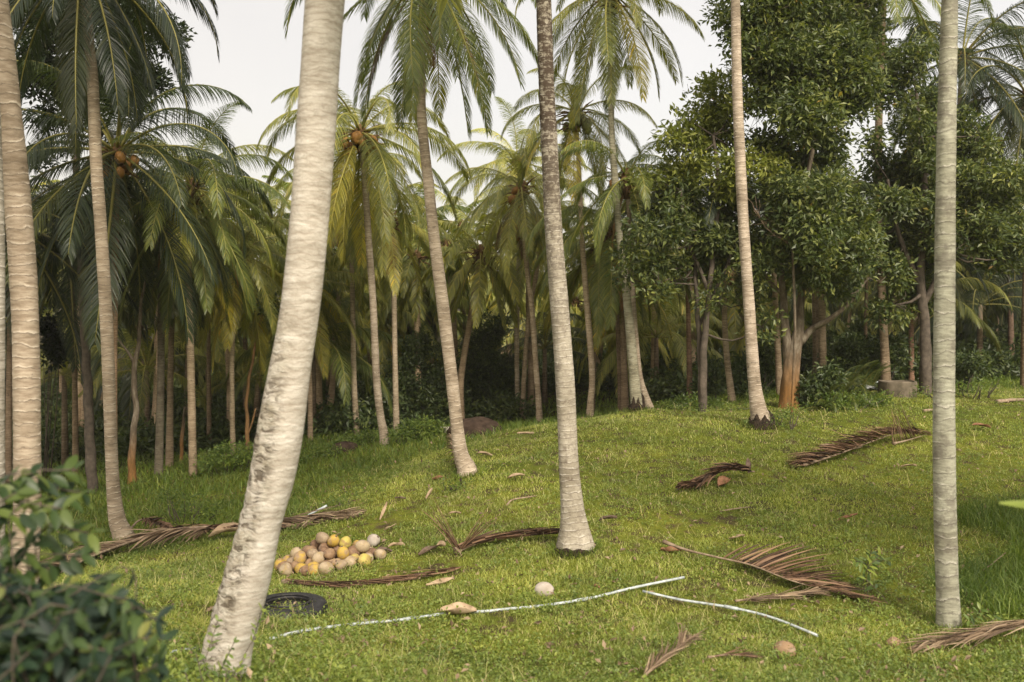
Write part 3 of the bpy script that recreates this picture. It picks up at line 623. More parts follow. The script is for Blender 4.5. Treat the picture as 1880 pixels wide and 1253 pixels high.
palm('thin dim palm between the lit palm and the slim pale one', 35,
     [(384, 500, 6), (383, 620, 7), (384, 850, 9)], 'trunk', color=(0.62, 0.5, 0.38, 1), n=18, tint='olive', seed=113, Lk=0.75, elo=-72)
palm('dim slim palm at the far left of the grove', 31,
     [(128, 440, 8), (135, 600, 8), (137, 690, 9), (139, 888, 12)], 'trunk', color=(0.62, 0.5, 0.38, 1), n=22, tint='deep', seed=115, Lk=1.0, elo=-72)
palm('dark palm trunk between the two nearest trunks at left', 27,
     [(20, 420, 9), (18, 600, 10), (16, 780, 11), (15, 920, 13)], 'trunk', color=(0.5, 0.4, 0.32, 1), n=22, tint='dark', seed=117, Lk=1.0, elo=-72)
palm('thin pale palm just right of the leaning trunk', 34,
     [(560, 520, 7), (566, 600, 7), (569, 700, 8), (570, 838, 10)], 'trunk', color=(0.9, 0.75, 0.6, 1), n=22, tint='olive', seed=119, Lk=0.8, elo=-76, dead=3)
palm('very thin slanting palm beside the thin pale one', 39,
     [(566, 500, 5), (576, 690, 5), (584, 822, 8)], 'trunk', color=(0.85, 0.7, 0.55, 1), n=16, tint='olive', seed=121, Lk=0.85)
palm('slight palm far back near the grove edge at left of centre', 42,
     [(608, 520, 5), (603, 650, 6), (600, 800, 7)], 'trunk', color=(0.7, 0.55, 0.42, 1), n=18, tint='yellow', seed=122, Lk=0.95)
palm('tall upright light palm poking above the left crowns', 40,
     [(352, 335, 7), (350, 500, 8), (340, 820, 10)], 'trunk', color=(0.6, 0.5, 0.4, 1), n=22, tint='olive', seed=126, Lk=1.0)
palm('feathery palm against the sky left of the leaning trunk', 42,
     [(455, 400, 6), (450, 560, 7), (452, 800, 9)], 'trunk', color=(0.6, 0.5, 0.4, 1), n=22, tint='yellow', seed=128, Lk=0.95)
# right group
palm('dim brown palm left of the broadleaf trees gap', 32, [(1262, 360, 8), (1263, 520, 8), (1265, 640, 9), (1267, 742, 12)], 'trunk', color=(0.7, 0.5, 0.4, 1), n=16, tint='deep', seed=131, Lk=0.8, elo=-12)
palm('curved mottled palm just left of the whitish palm', 28, [(1326, 400, 9), (1328, 480, 9), (1331, 600, 10), (1335, 660, 11), (1342, 720, 13), (1345, 738, 18)], 'trunk', color=(0.95, 0.82, 0.68, 1), n=14, tint='deep', seed=133, Lk=0.8, elo=-12)
palm('mottled palm half hidden behind the branching tree', 29, [(1412, 380, 9), (1418, 450, 9), (1424, 560, 10), (1428, 640, 11), (1432, 745, 13)], 'trunk', color=(0.9, 0.75, 0.6, 1), n=12, tint='deep', seed=135, Lk=0.8, elo=-12)
palm('short stout ringed trunk right of the branching tree', 31, [(1507, 420, 12), (1509, 560, 13), (1511, 680, 14), (1512, 715, 16)], 'trunk', color=(0.8, 0.68, 0.52, 1), n=14, tint='deep', seed=137, Lk=0.85, elo=-12)
palm('thin trunk beside the short stout ringed one', 33, [(1490, 420, 6), (1494, 560, 6), (1497, 700, 8)], 'trunk', color=(0.7, 0.58, 0.45, 1), n=12, tint='deep', seed=138, Lk=0.8, elo=-12)
palm('tall ringed palm rising behind the concrete ring', 29,
     [(1626, -60, 11), (1622, 0, 12), (1617, 120, 12), (1613, 250, 13), (1614, 400, 14), (1620, 560, 14), (1624, 640, 16), (1628, 700, 20)], 'trunk', color=(0.82, 0.68, 0.54, 1), n=16, tint='mid', seed=141, Lk=0.9)
palm('slim reddish palm right of the concrete ring', 31, [(1666, 430, 8), (1668, 500, 8), (1672, 560, 8), (1674, 690, 11)], 'trunk', color=(0.75, 0.5, 0.4, 1), n=20, tint='deep', seed=143, Lk=0.75, elo=-74)
palm('palm with arching crown behind the grey lichen trunk', 31.5, [(1766, 110, 8), (1752, 400, 9), (1746, 560, 10), (1742, 690, 12)], 'trunk', color=(0.8, 0.7, 0.6, 1), n=26, tint='deep', seed=147, Lk=0.95, elo=-55)
palm('dark palm filling the top right corner', 31, [(1888, 180, 9), (1885, 450, 11), (1880, 700, 14)], 'trunk', color=(0.5, 0.4, 0.3, 1), n=26, tint='deep', seed=149, Lk=0.95, elo=-70)
palm('dim slim palm in the dark corner of the grove on the right', 38, [(1850, 380, 7), (1852, 440, 8), (1855, 560, 9), (1858, 676, 12)], 'trunk', color=(0.6, 0.45, 0.38, 1), n=22, tint='dark', seed=151, Lk=1.0, elo=-74)
palm('thin dark trunk left of the concrete ring', 34, [(1592, 420, 5), (1590, 560, 6), (1588, 690, 7)], 'trunk', color=(0.5, 0.4, 0.3, 1), n=14, tint='deep', seed=153, Lk=0.8, elo=-12)

# ---- low young palms in the undergrowth
def young(label, px, py, Y, sc_, tint, seed, n=14):
    p = P(px, py, Y); b = Vector((p.x, p.y, h(p.x, p.y)))
    root = thing('young_palm', label, 'palm tree', b, 'low young palms under the grove')
    mb = MB(); tz = max(p.z - b.z, 0.3)
    mb.tube([(0, 0, -0.1), (0, 0, tz * 0.5), (0, 0, tz)], [0.12, 0.1, 0.08], 9); link('trunk', mb.mesh('trunk', [M['trunk']]), root, color=(0.6, 0.5, 0.4, 1))
    rs = np.random.RandomState(seed)
    for k in range(n):
        e = 80 - 85 * k / n; a = k * 2.4 + rs.uniform(-.2, .2)
        link('frond', FR[int(np.argmin([abs(e - q[0]) for q in FR]))][1][rs.randint(3)], root, (0, 0, tz), (0, 0, a), sc_ * rs.uniform(.85, 1.1), TINT[tint])
for a in [('low bluish green palm with spreading fronds right of the leaning trunk', 575, 640, 36, 0.95, 'mid', 1), ('low palm arching over the dark gap left of centre', 1000, 640, 40, 0.75, 'deep', 2),
          ('low yellowish palm behind the slim pale trunk', 450, 700, 40, 0.7, 'yellow', 3), ('low palm behind the blotchy and lit trunks', 270, 680, 38, 0.85, 'olive', 4),
          ('young palm with pale fronds right of the twin trunks', 1205, 620, 38, 0.95, 'pale', 5), ('young palm in the dark beyond the concrete ring', 1690, 560, 36, 0.85, 'olive', 6),
          ('young palm crouching behind the far skirted palms', 780, 570, 46, 0.9, 'mid', 7), ('young palm in shade at the far right', 1800, 560, 36, 0.95, 'deep', 8),
          ('tiny bright palm under the left grove', 118, 690, 33, 0.25, 'yellow', 9)]:
    young(*a)

# ---- far palms filling the grove behind
rsf = np.random.RandomState(77); far_trunk = []
for k in range(3):
    mb = MB(); pts = spline([[0, 0, -0.4, 0.17], [0.1 * k, 0, 3, 0.12], [0.35 * (k - 1), 0.1, 7, 0.11], [0.7 * (k - 1), 0.1, 11, 0.10]], 0.5); mb.tube(pts[:, :3], pts[:, 3], 8); far_trunk.append(mb.mesh('trunk', [M['trunk']]))
spots = []
for row, (Y, cnt) in enumerate([(36.5, 16), (40, 16), (44, 17), (50, 19), (58, 19), (70, 20)]):
    for k in range(cnt):
        x = (-0.62 + 1.24 * (k + rsf.uniform(0.15, 0.85)) / cnt) * Y; spots.append((x, Y + rsf.uniform(-2.5, 2.5), row))
LM = [(-50, 'the left edge'), (35, 'the ringed left trunk'), (200, 'the reddish tan trunk'), (293, 'the blotchy trunk'), (352, 'the lit palm'), (428, 'the slim pale trunk'), (540, 'the leaning trunk'), (650, 'the orange skirted palm'), (690, 'the orange nut palm'), (820, 'the bending pinkish palm'), (952, 'the feathery palm'),
      (1030, 'the centre palm'), (1085, 'the green nut palm'), (1160, 'the twin trunks'), (1265, 'the dim brown palm'), (1380, 'the whitish palm'), (1455, 'the branching tree'), (1620, 'the tall ringed palm'), (1735, 'the lichen trunk'), (1950, 'the right edge')]
far = []
for (x, y, row) in spots:
    b = Vector((x, y, h(x, y))); px = 940 + x / y * F_PX
    ty = rsf.uniform(475, 600) if 250 < px < 1250 else rsf.uniform(430, 580)
    if row <= 1: ty = rsf.uniform(400, 480)
    tz = CAM_Z + (590 - ty) / F_PX * y - b.z; s_ = max(3.0, tz) / 11.0
    if row == 0 and not (-100 < px < 1000): continue
    root = thing('coconut_palm', 'distant palm', 'palm tree', b, 'far palms deep in the grove'); far.append((px, ty, root))
    k = rsf.randint(3); c = rsf.uniform(0.85, 1.4); az = rsf.uniform(0, 6.28)
    link('trunk', far_trunk[k], root, (0, 0, 0), (0, 0, az), (1, 1, s_), (c * 1.1, c * 0.9, c * 0.7, 1))
    tp = Matrix.Rotation(az, 3, 'Z') @ Vector((0.7 * (k - 1), 0.1, 11 * s_))
    crown(root, tp, 18, rsf.uniform(0.6, 0.75) if row <= 1 else rsf.uniform(0.85, 1.15), ['yellow', 'pale', 'olive', 'mid', 'yellow'][rsf.randint(5)] if 380 < px < 1250 else ['olive', 'mid', 'deep'][rsf.randint(3)], rsf.randint(9999), lod=True, elo=-65)

for k in range(len(LM) - 1):
    g_ = sorted([f for f in far if LM[k][0] <= f[0] < LM[k + 1][0] or (k == 0 and f[0] < -50) or (k == len(LM) - 2 and f[0] >= 1950)], key=lambda f: f[1])
    for i, f in enumerate(g_):
        f[2]['label'] = 'distant palm, ' + ['highest', 'second highest', 'third highest', 'fourth highest', 'fifth highest', 'sixth highest', 'seventh highest', 'eighth highest', 'ninth highest', 'tenth highest', 'lower', 'lowest'][min(i, 11)] + ['', ' and faintest', ' and hindmost', ' and most hidden', ' and dimmest'][max(0, min(i - 11, 4))] + ' between ' + LM[k][1] + ' and ' + LM[k + 1][1]
# ------------------------------------------------------------------ leafy crowns
def leaves_arrays(centres, per, spread, size, rs, flat=0.3, aspect=0.42, up=0.35, cbias=None):
    """kites round twig centres; returns V, Q, rnd"""
    n = len(centres) * per; c = np.repeat(centres, per, axis=0)
    off = rs.normal(0, 1, (n, 3)) * spread; off[:, 2] *= 0.7; p = c + off
    d = off / np.maximum(np.linalg.norm(off, axis=1, keepdims=True), 1e-6) + rs.normal(0, 0.6, (n, 3)); d[:, 2] -= 0.1
    d /= np.linalg.norm(d, axis=1, keepdims=True)
    nrm = rs.normal(0, 0.7, (n, 3)) + np.array([0, 0, up * 2.5]); sd = np.cross(d, nrm); sd /= np.maximum(np.linalg.norm(sd, axis=1, keepdims=True), 1e-6)
    nn = np.cross(sd, d); L = size * rs.uniform(0.6, 1.25, (n, 1)); Wd = L * aspect * 0.5
    a = p; b = p + d * L * 0.5 + sd * Wd + nn * L * 0.07; t = p + d * L - nn * L * 0.1; e = p + d * L * 0.5 - sd * Wd + nn * L * 0.07
    V = np.stack([a, b, t, e], 1).reshape(-1, 3); Q = np.arange(n * 4).reshape(-1, 4)
    base = rs.rand(len(centres)) * 0.5; r = np.repeat(base, per) + rs.rand(n) * 0.5
    return V, Q, np.repeat(r, 4)
def blob(c, r, n, rs, hollow=0.45):
    d = rs.normal(0, 1, (n, 3)); d /= np.linalg.norm(d, axis=1, keepdims=True); k = (hollow + (1 - hollow) * rs.rand(n) ** 0.6)[:, None]
    lump = 1 + 0.28 * np.sin(d[:, :1] * 5 + c[0] * 3) * np.cos(d[:, 2:] * 4 + c[2] * 2) + 0.15 * rs.rand(n, 1)
    return np.array(c) + d * k * r * lump

def tree(label, name, Y, clumps, limbs, m_leaf, leaf=0.18, dens=1.0, group=None, depth=1.4, seed=1, m_bark='bark', base=None, bark_split=None, cat='tree', extra_mats=None, auto_limb=True):
    rs = np.random.RandomState(seed); L0 = limbs[0][0]; bp = P(L0[0], L0[1], Y); b = Vector((bp.x, bp.y, h(bp.x, bp.y)))
    root = thing(name, label, cat, b, group); mb = MB(); nodes = []
    for li, pl in enumerate(limbs):
        rows = []
        for i, q in enumerate(pl):
            yy = Y + (q[3] if len(q) > 3 else 0); p = P(q[0], q[1], yy); z = p.z
            if li == 0 and i == 0: z = b.z - 0.2
            rows.append([p.x - b.x, p.y - b.y, z - b.z, q[2] * yy / F_PX / 2])
        S = spline(rows, 0.1); S[:, :2] += 0.01 * np.sin(S[:, 2:3] * 7 + li)
        mb.tube(S[:, :3], np.maximum(S[:, 3], 0.01), 10, rfun=lambda l, a: 1 + 0.08 * np.sin(3 * a + l * 2) + 0.05 * np.sin(7 * a - l * 5)); nodes += [s for s in S[len(S) // 3:]]
    nodes = np.array(nodes); cen = []; cents = []
    for q in clumps:
        px, py, r = q[:3]; yy = Y + (q[3] if len(q) > 3 else rs.uniform(-depth, depth)); p = P(px, py, yy); R = r * yy / F_PX; c = np.array([p.x - b.x, p.y - b.y, p.z - b.z])
        cents.append((c, R)); 
        for q_ in range(max(4, int(13 * R * R))):      # sub-clumps, so light and dark masses and gaps show
            dd = rs.normal(0, 1, 3); dd /= np.linalg.norm(dd); cc = c + dd * R * rs.uniform(0.3, 0.95); rr = R * rs.uniform(0.28, 0.5)
            cen.append(blob(cc, rr, max(5, int(210 * dens * rr * rr)), rs, 0.3))
    if auto_limb:
        for c, R in cents:
            dd = np.linalg.norm(nodes[:, :3] - c, axis=1) + 0.6 * np.maximum(nodes[:, 2] - c[2], 0); s = nodes[int(np.argmin(dd))]; r0 = min(s[3] * 0.55, 0.06)
            mid = (s[:3] + c) / 2 + rs.normal(0, 0.15, 3) - np.array([0, 0, 0.1]); mb.tube(spline([[*s[:3], r0], [*mid, r0 * 0.7], [*c, r0 * 0.4]], 0.25)[:, :3], np.linspace(r0, r0 * 0.35, len(spline([[*s[:3], r0], [*mid, r0 * 0.7], [*c, r0 * 0.4]], 0.25))), 6)
            for k in range(5):
                d = rs.normal(0, 1, 3); d /= np.linalg.norm(d); e = c + d * R * 0.9; m_ = c + d * R * 0.45 + rs.normal(0, 0.06, 3); mb.tube([c, m_, e], [r0 * 0.35, r0 * 0.22, 0.004], 5)
    link('trunk', mb.mesh('trunk', [M[m_bark]]), root)
    V, Q, rn = leaves_arrays(np.vstack(cen), 9, 0.13, leaf, rs)
    link('crown', mesh('crown', V, Q, None, [M[m_leaf]], None, None, False, {'rnd': rn}), root)
    return root

bt = 'broadleaf trees at the right of the clearing'
tree('big branching broadleaf tree with orange lower trunk, its crown topping the frame', 'broadleaf_tree', 26,
     [(1400, 40, 75), (1470, -30, 80), (1540, 30, 75), (1430, 110, 70), (1500, 130, 85), (1400, 190, 55), (1565, 100, 50), (1470, 210, 65), (1540, 195, 50), (1410, 255, 55),
      (1500, 290, 55), (1450, 340, 55), (1540, 350, 50), (1480, 400, 75), (1560, 410, 60), (1420, 440, 50), (1500, 470, 60), (1590, 470, 50), (1550, 510, 45), (1640, 490, 40), (1395, 90, 50), (1590, 150, 40)],
     [[(1449, 748, 44), (1450, 715, 34), (1453, 665, 30), (1462, 630, 24), (1468, 590, 17), (1474, 500, 12), (1478, 430, 11), (1482, 330, 9), (1495, 250, 8), (1500, 130, 6)],
      [(1452, 690, 20), (1442, 610, 16), (1438, 540, 13), (1430, 440, 11), (1432, 340, 10), (1440, 260, 8), (1430, 150, 6)],
      [(1468, 630, 16), (1490, 605, 13), (1520, 588, 10, -0.3), (1560, 555, 7, -0.5), (1595, 510, 3, -0.6)],
      [(1468, 560, 10), (1492, 520, 10), (1520, 480, 8), (1560, 440, 6)],
      [(1440, 540, 10), (1420, 527, 8), (1400, 500, 6)], [(1432, 300, 9), (1405, 270, 7), (1365, 255, 5)]],
     'leaf_tree', dens=1.5, group=bt, seed=5, depth=1.8)
tree('yellowish green broadleaf tree reaching left over the dark gap', 'broadleaf_tree', 25.8,
     [(1290, 175, 42), (1262, 215, 38), (1325, 165, 42), (1330, 235, 52), (1285, 260, 48), (1240, 260, 30), (1225, 320, 38), (1275, 335, 52), (1330, 330, 50), (1380, 300, 45), (1190, 330, 26), (1380, 200, 40)],
     [[(1290, 745, 16), (1292, 650, 13), (1300, 560, 11), (1310, 450, 9), (1320, 350, 8), (1310, 250, 5)], [(1303, 540, 8), (1260, 430, 6), (1250, 350, 4)]],
     'leaf_yellow', dens=1.25, group=bt, seed=6, m_bark='bark_dark')
tree('dense dark green broadleaf tree with low crown in front of the gap', 'broadleaf_tree', 26,
     [(1165, 440, 36), (1205, 420, 42), (1255, 420, 50), (1310, 430, 52), (1360, 400, 50), (1190, 480, 36), (1240, 485, 42), (1290, 500, 40), (1340, 480, 46), (1230, 370, 40), (1390, 480, 40), (1320, 540, 30), (1380, 550, 34), (1150, 470, 24), (1270, 380, 45), (1400, 600, 30), (1145, 505, 18), (1210, 520, 26), (1175, 400, 28)],
     [[(1288, 748, 12), (1285, 650, 10), (1280, 560, 9), (1275, 480, 7), (1270, 400, 4)], [(1283, 600, 7), (1320, 520, 6), (1350, 450, 4)]],
     'leaf_tree', dens=1.5, group=bt, seed=7, m_bark='bark_dark')
tree('large shaded broadleaf tree behind the grey lichen trunk', 'broadleaf_tree', 28,
     [(1640, 90, 36), (1680, 130, 46), (1640, 175, 48), (1700, 190, 48), (1690, 250, 52), (1645, 300, 48), (1700, 330, 60), (1640, 370, 50), (1765, 290, 55), (1790, 370, 60), (1720, 400, 60), (1780, 440, 52), (1845, 400, 50),
      (1830, 330, 44), (1660, 430, 52), (1700, 480, 50), (1870, 440, 46), (1740, 230, 44), (1820, 470, 44), (1640, 560, 36), (1690, 540, 36), (1600, 420, 44), (1610, 330, 34), (1600, 250, 26), (1860, 330, 40), (1800, 250, 44), (1850, 470, 40)],
     [[(1700, 700, 24), (1698, 600, 18), (1690, 500, 15), (1700, 380, 12), (1690, 250, 8), (1680, 150, 5)], [(1695, 560, 12), (1750, 460, 9), (1800, 400, 5)], [(1697, 540, 10), (1650, 430, 8), (1630, 330, 5)]],
     'leaf_tree', dens=1.35, group=bt, seed=8, m_bark='bark_dark')
tree('dark broadleaf tree behind the palm crown at top left', 'broadleaf_tree', 27,
     [(80, 60, 60), (50, 130, 50), (120, 140, 60), (170, 205, 42), (95, 215, 36), (230, 50, 64), (200, 120, 60), (270, 140, 48), (225, 190, 44), (130, 20, 70), (300, 60, 44), (60, 10, 60), (90, 280, 30)],
     [[(170, 900, 20), (160, 700, 16), (150, 500, 14), (140, 300, 12), (130, 150, 9), (130, 30, 5)], [(150, 320, 9), (200, 220, 7), (250, 120, 4)]],
     'leaf_dark', dens=1.3, seed=9, m_bark='bark_dark')
tree('crooked bare forked tree in the left grove', 'bare_tree', 28, [(270, 505, 14)],
     [[(241, 888, 18), (242, 840, 13), (246, 790, 12), (250, 745, 11), (245, 700, 10), (249, 660, 9), (256, 620, 7), (258, 570, 6), (268, 500, 3)], [(246, 665, 8), (236, 650, 5), (214, 618, 3)]],
     'leaf_under', dens=0.5, seed=10, cat='tree')
tree('thin crooked brown sapling left of the leaning trunk', 'bare_tree', 32, [(490, 560, 22)],
     [[(453, 845, 9), (454, 780, 7), (453, 730, 6), (462, 670, 5), (474, 610, 4), (488, 560, 3)], [(455, 800, 4), (470, 750, 3)]], 'leaf_under', dens=0.6, seed=11, m_bark='bark_orange')
tree('slim leaning pole tree between the blotchy and lit palms', 'bare_tree', 32, [(346, 725, 10)], [[(331, 835, 7), (336, 780, 6), (342, 735, 3)]], 'leaf_under', dens=0.3, seed=12, auto_limb=False)

# unseen broad tree, added outside the view to shade the clearing's right side
def added_shade_tree(label, x, y, ht, Rc, seed, m_leaf='leaf_tree'):
    rs = np.random.RandomState(seed); b = Vector((x, y, h(x, y))); root = thing('broadleaf_tree', label, 'tree', b); mb = MB(); cen = []
    S = spline([[0, 0, -0.3, 0.22], [0.1, 0, ht * 0.3, 0.17], [0, 0.15, ht * 0.6, 0.13], [0.1, 0, ht, 0.05]], 0.3); mb.tube(S[:, :3], S[:, 3], 10)
    for k in range(16):
        d = rs.normal(0, 1, 3); d[2] *= 0.5; d /= np.linalg.norm(d); c = np.array([0, 0, ht]) + d * Rc * rs.uniform(0.4, 0.9); R_ = Rc * 0.34; cen.append(blob(c, R_, int(70 * R_ * R_), rs, 0.3)); mb.tube([(0, 0, ht * 0.55), c * 0.6 + np.array([0, 0, ht * 0.3]), c], [0.08, 0.05, 0.02], 6)
    link('trunk', mb.mesh('trunk', [M['bark']]), root); V, Q, rn = leaves_arrays(np.vstack(cen), 9, 0.18, 0.24, rs); link('crown', mesh('crown', V, Q, None, [M[m_leaf]], None, None, False, {'rnd': rn}), root)
added_shade_tree('unseen broad tree added outside the right edge to shade the clearing', 13.0, 6.5, 9.0, 3.6, 31)
def twigs(label, Y, start, tips, seed, r=0.03):
    rs = np.random.RandomState(seed); p = P(start[0], start[1], Y); b = Vector((p.x, p.y, h(p.x, p.y))); root = thing('bare_shrub', label, 'shrub', b, 'bare grey branches among the leaves'); mb = MB(); B = np.array(list(b)); s0 = np.array(list(p)) - B
    mb.tube(spline([[0, 0, -0.1, 0], [0.1, 0.1, s0[2] * 0.5, 0], [*s0, 0]], 0.3)[:, :3], r * 1.2, 7); link('trunk', mb.mesh('trunk', [M['bark']]), root); mb = MB()
    for (px, py) in tips:
        e = np.array(list(P(px, py, Y + rs.uniform(-.4, .4)))) - B; m_ = s0 * 0.5 + e * 0.5 + rs.normal(0, 0.12, 3); S = spline([[*s0, r], [*m_, r * .6], [*e, r * .2]], 0.12); S[:, :3] += rs.normal(0, 0.012, (len(S), 3)); mb.tube(S[:, :3], S[:, 3], 6)
        for k in range(4):
            q = S[int(len(S) * rs.uniform(0.3, 0.9)), :3]; d = (e - s0) / np.linalg.norm(e - s0) + rs.normal(0, 0.6, 3); mb.tube([q, q + d * 0.22, q + d * 0.42 + rs.normal(0, .05, 3)], [r * .4, r * .25, r * .08], 5)
    link('branches', mb.mesh('branches', [M['stick']]), root)
twigs('grey bare branches right of the whitish palm in front of the leaves', 24.8, (1455, 450), [(1385, 385), (1400, 410), (1420, 370), (1450, 380), (1480, 400), (1500, 455), (1370, 360)], 1, 0.03)
0 and twigs('grey bare branches right of the lichen trunk', 26.2, (1775, 440), [(1800, 400), (1840, 415), (1870, 400), (1820, 380), (1860, 375), (1795, 350)], 2, 0.025)
# ------------------------------------------------------------------ shrubs and undergrowth
def shrub(label, Y, clumps, m_leaf='leaf_shrub', leaf=0.1, dens=1.0, seed=1, name='shrub', group=None, bx=None, per=12, spread=0.1):
    rs = np.random.RandomState(seed); px0 = bx or np.mean([c[0] for c in clumps]); p = P(px0, 700, Y); b = Vector((p.x, p.y, h(p.x, p.y)))
    root = thing(name, label, 'shrub', b, group); mb = MB(); cen = []
    for q in clumps:
        yy = Y + (q[3] if len(q) > 3 else rs.uniform(-0.5, 0.5)); p = P(q[0], q[1], yy); R = q[2] * yy / F_PX
        c = np.array([p.x - b.x, p.y - b.y, p.z - b.z]); lz = h(p.x, p.y) - b.z
        if R > 0.35:
            cb = np.vstack([blob(c + (lambda d: d / np.linalg.norm(d))(rs.normal(0, 1, 3)) * R * rs.uniform(0.3, 0.95), R * rs.uniform(0.25, 0.45), max(4, int(30 * dens * R * R)), rs, 0.3) for _ in range(12)])
        else: cb = blob(c, R, max(8, int(330 * dens * R * R)), rs)
        cb[:, 2] = np.maximum(cb[:, 2], lz + 0.04); cen.append(cb)
        for k in range(3):
            s = np.array([c[0] * 0.7 + rs.uniform(-.15, .15), c[1] * 0.7, lz * 0.7 - 0.08]); e = c + rs.normal(0, R * 0.4, 3); e[2] = max(e[2], lz + .05); mb.tube([s, (s + e) / 2 + rs.normal(0, 0.05, 3), e], [0.02, 0.014, 0.004], 5)
    link('stem', mb.mesh('stem', [M['bark_dark']]), root)
    V, Q, rn = leaves_arrays(np.vstack(cen), per, spread, leaf, rs, up=0.25)
    link('foliage', mesh('foliage', V, Q, None, [M[m_leaf]], None, None, False, {'rnd': rn}), root); return root
sg = 'shrubs along the edge of the grove'
shrub('big dark bush left of the second palm', 37, [(770, 640, 40), (800, 690, 50), (760, 720, 45), (810, 750, 45), (770, 770, 30), (740, 680, 30)], 'leaf_under', dens=1.2, seed=1, group=sg, leaf=0.15)
shrub('tall dark bush right behind the second palm', 39, [(880, 650, 45), (900, 700, 50), (870, 730, 45), (920, 750, 40), (900, 610, 35), (930, 680, 35), (850, 770, 26)], 'leaf_under', dens=1.2, seed=2, group=sg, leaf=0.15)
shrub('bright low leafy bush at the foot of the thin palms', 29, [(760, 792, 18), (790, 792, 20), (735, 800, 16), (810, 800, 14), (775, 785, 14)], 'leaf_shrub', dens=2, seed=3, group=sg)
shrub('low green bush left of the orange nut palm foot', 29.5, [(640, 812, 12), (665, 808, 14), (620, 822, 12), (685, 800, 10)], 'leaf_shrub', dens=2, seed=4, group=sg)
shrub('leafy weeds crowding the slim pale trunk foot', 28, [(410, 835, 22), (440, 845, 16), (385, 850, 16), (455, 830, 16)], 'leaf_shrub', dens=1.5, seed=5, group=sg)
shrub('small bush between the twin trunks and dim brown palm', 27, [(1225, 752, 16), (1250, 748, 16), (1280, 745, 18), (1310, 748, 14)], 'leaf_shrub', dens=1.6, seed=6, group=sg)
shrub('leafy bush at the foot of the branching tree', 26.3, [(1490, 715, 24), (1520, 700, 28), (1500, 735, 18), (1475, 740, 12)], 'leaf_under', dens=1.5, seed=7, group=sg, leaf=0.15)
shrub('dark bush right of the concrete ring', 28.5, [(1710, 680, 24), (1765, 680, 24), (1790, 670, 20)], 'leaf_under', dens=1.5, seed=8, group=sg, leaf=0.15)
shrub('leafy bush left of the concrete ring', 30, [(1560, 640, 34), (1600, 650, 30), (1560, 690, 26), (1640, 640, 30), (1590, 690, 22)], 'leaf_under', dens=1.4, seed=9, group=sg, leaf=0.15)
shrub('shadowy bush behind the curved mottled palm', 30, [(1300, 700, 30), (1370, 690, 30), (1400, 660, 34), (1380, 720, 22)], 'leaf_under', dens=1.2, seed=13, group=sg, leaf=0.15)
shrub('dark broad leaved bush between the near trunks at left', 31, [(20, 620, 34), (25, 560, 30), (100, 640, 30), (95, 600, 26), (20, 700, 34)], 'leaf_dark', leaf=0.2, dens=0.8, seed=10)
shrub('low weeds round the foot of the second palm', 19.3, [(820, 895, 10), (850, 900, 10), (838, 888, 9), (835, 910, 8)], 'leaf_shrub', leaf=0.06, dens=3, seed=11, group='low weeds in the clearing')
shrub('leafy weed patch beyond the long dry frond at left', 22, [(370, 930, 20), (340, 920, 16), (400, 945, 16), (310, 915, 14)], 'leaf_shrub', leaf=0.07, dens=2, seed=12, group='low weeds in the clearing')
shrub('weeds round the whitish palm root ball', 22.8, [(1420, 770, 10), (1440, 765, 12), (1370, 785, 8), (1460, 755, 10)], 'leaf_shrub', leaf=0.07, dens=2.2, seed=14, group='low weeds in the clearing')

shrub('weedy growth between the branching tree and the concrete ring', 25.3, [(1500, 742, 12), (1530, 738, 14), (1560, 734, 14), (1590, 738, 10), (1620, 736, 12), (1545, 748, 10)], 'leaf_shrub', leaf=0.09, dens=3.5, seed=15, group='low weeds in the clearing')
shrub('weeds below the thin dim trunks left of the whitish palm', 26, [(1290, 760, 9), (1320, 762, 10), (1345, 766, 10), (1370, 770, 8), (1250, 762, 9)], 'leaf_shrub', leaf=0.07, dens=2.4, seed=16, group='low weeds in the clearing')
shrub('weeds at the grove edge left of the brown mound', 28, [(560, 850, 12), (590, 838, 14), (530, 856, 12), (615, 832, 12)], 'leaf_shrub', leaf=0.08, dens=2.2, seed=17, group='low weeds in the clearing')
shrub('low leafy weeds left of the coconut heap edge beyond the dry frond', 19.5, [(620, 925, 9), (640, 918, 8), (600, 932, 8)], 'leaf_shrub', leaf=0.06, dens=2.6, seed=18, group='low weeds in the clearing')
shrub('leafy weeds right of the concrete ring edge', 27, [(1690, 722, 10), (1770, 715, 12), (1800, 708, 10), (1830, 700, 9)], 'leaf_shrub', leaf=0.07, dens=2.2, seed=19, group='low weeds in the clearing')
# undergrowth mass far in the grove
rsu = np.random.RandomState(55); cen = []
for k in range(430):
    Y = rsu.uniform(34, 60); x = rsu.uniform(-0.62, 0.62) * Y
    px = 940 + x / Y * F_PX
    if Y < 42 and 925 < px < 1190: continue
    gz = h(x, Y); hh = rsu.uniform(0.4, 1.7) * (1.0 if Y > 40 else 0.75); R = rsu.uniform(0.7, 1.5)
    n = int(95 * R * R * (1 if Y < 48 else 0.7)); c = blob((x, Y, gz + hh * 0.6), R, n, rsu, 0.3); c[:, 2] = gz + np.abs(c[:, 2] - gz) * (hh / (hh * 0.6 + R)); cen.append(c)
V, Q, rn = leaves_arrays(np.vstack(cen), 9, 0.2, 0.26, rsu)
tag(link('undergrowth', mesh('undergrowth', V, Q, None, [M['leaf_under']], None, None, False, {'rnd': rn})), 'dark tangled undergrowth beneath the palms of the grove', 'undergrowth', kind='stuff')

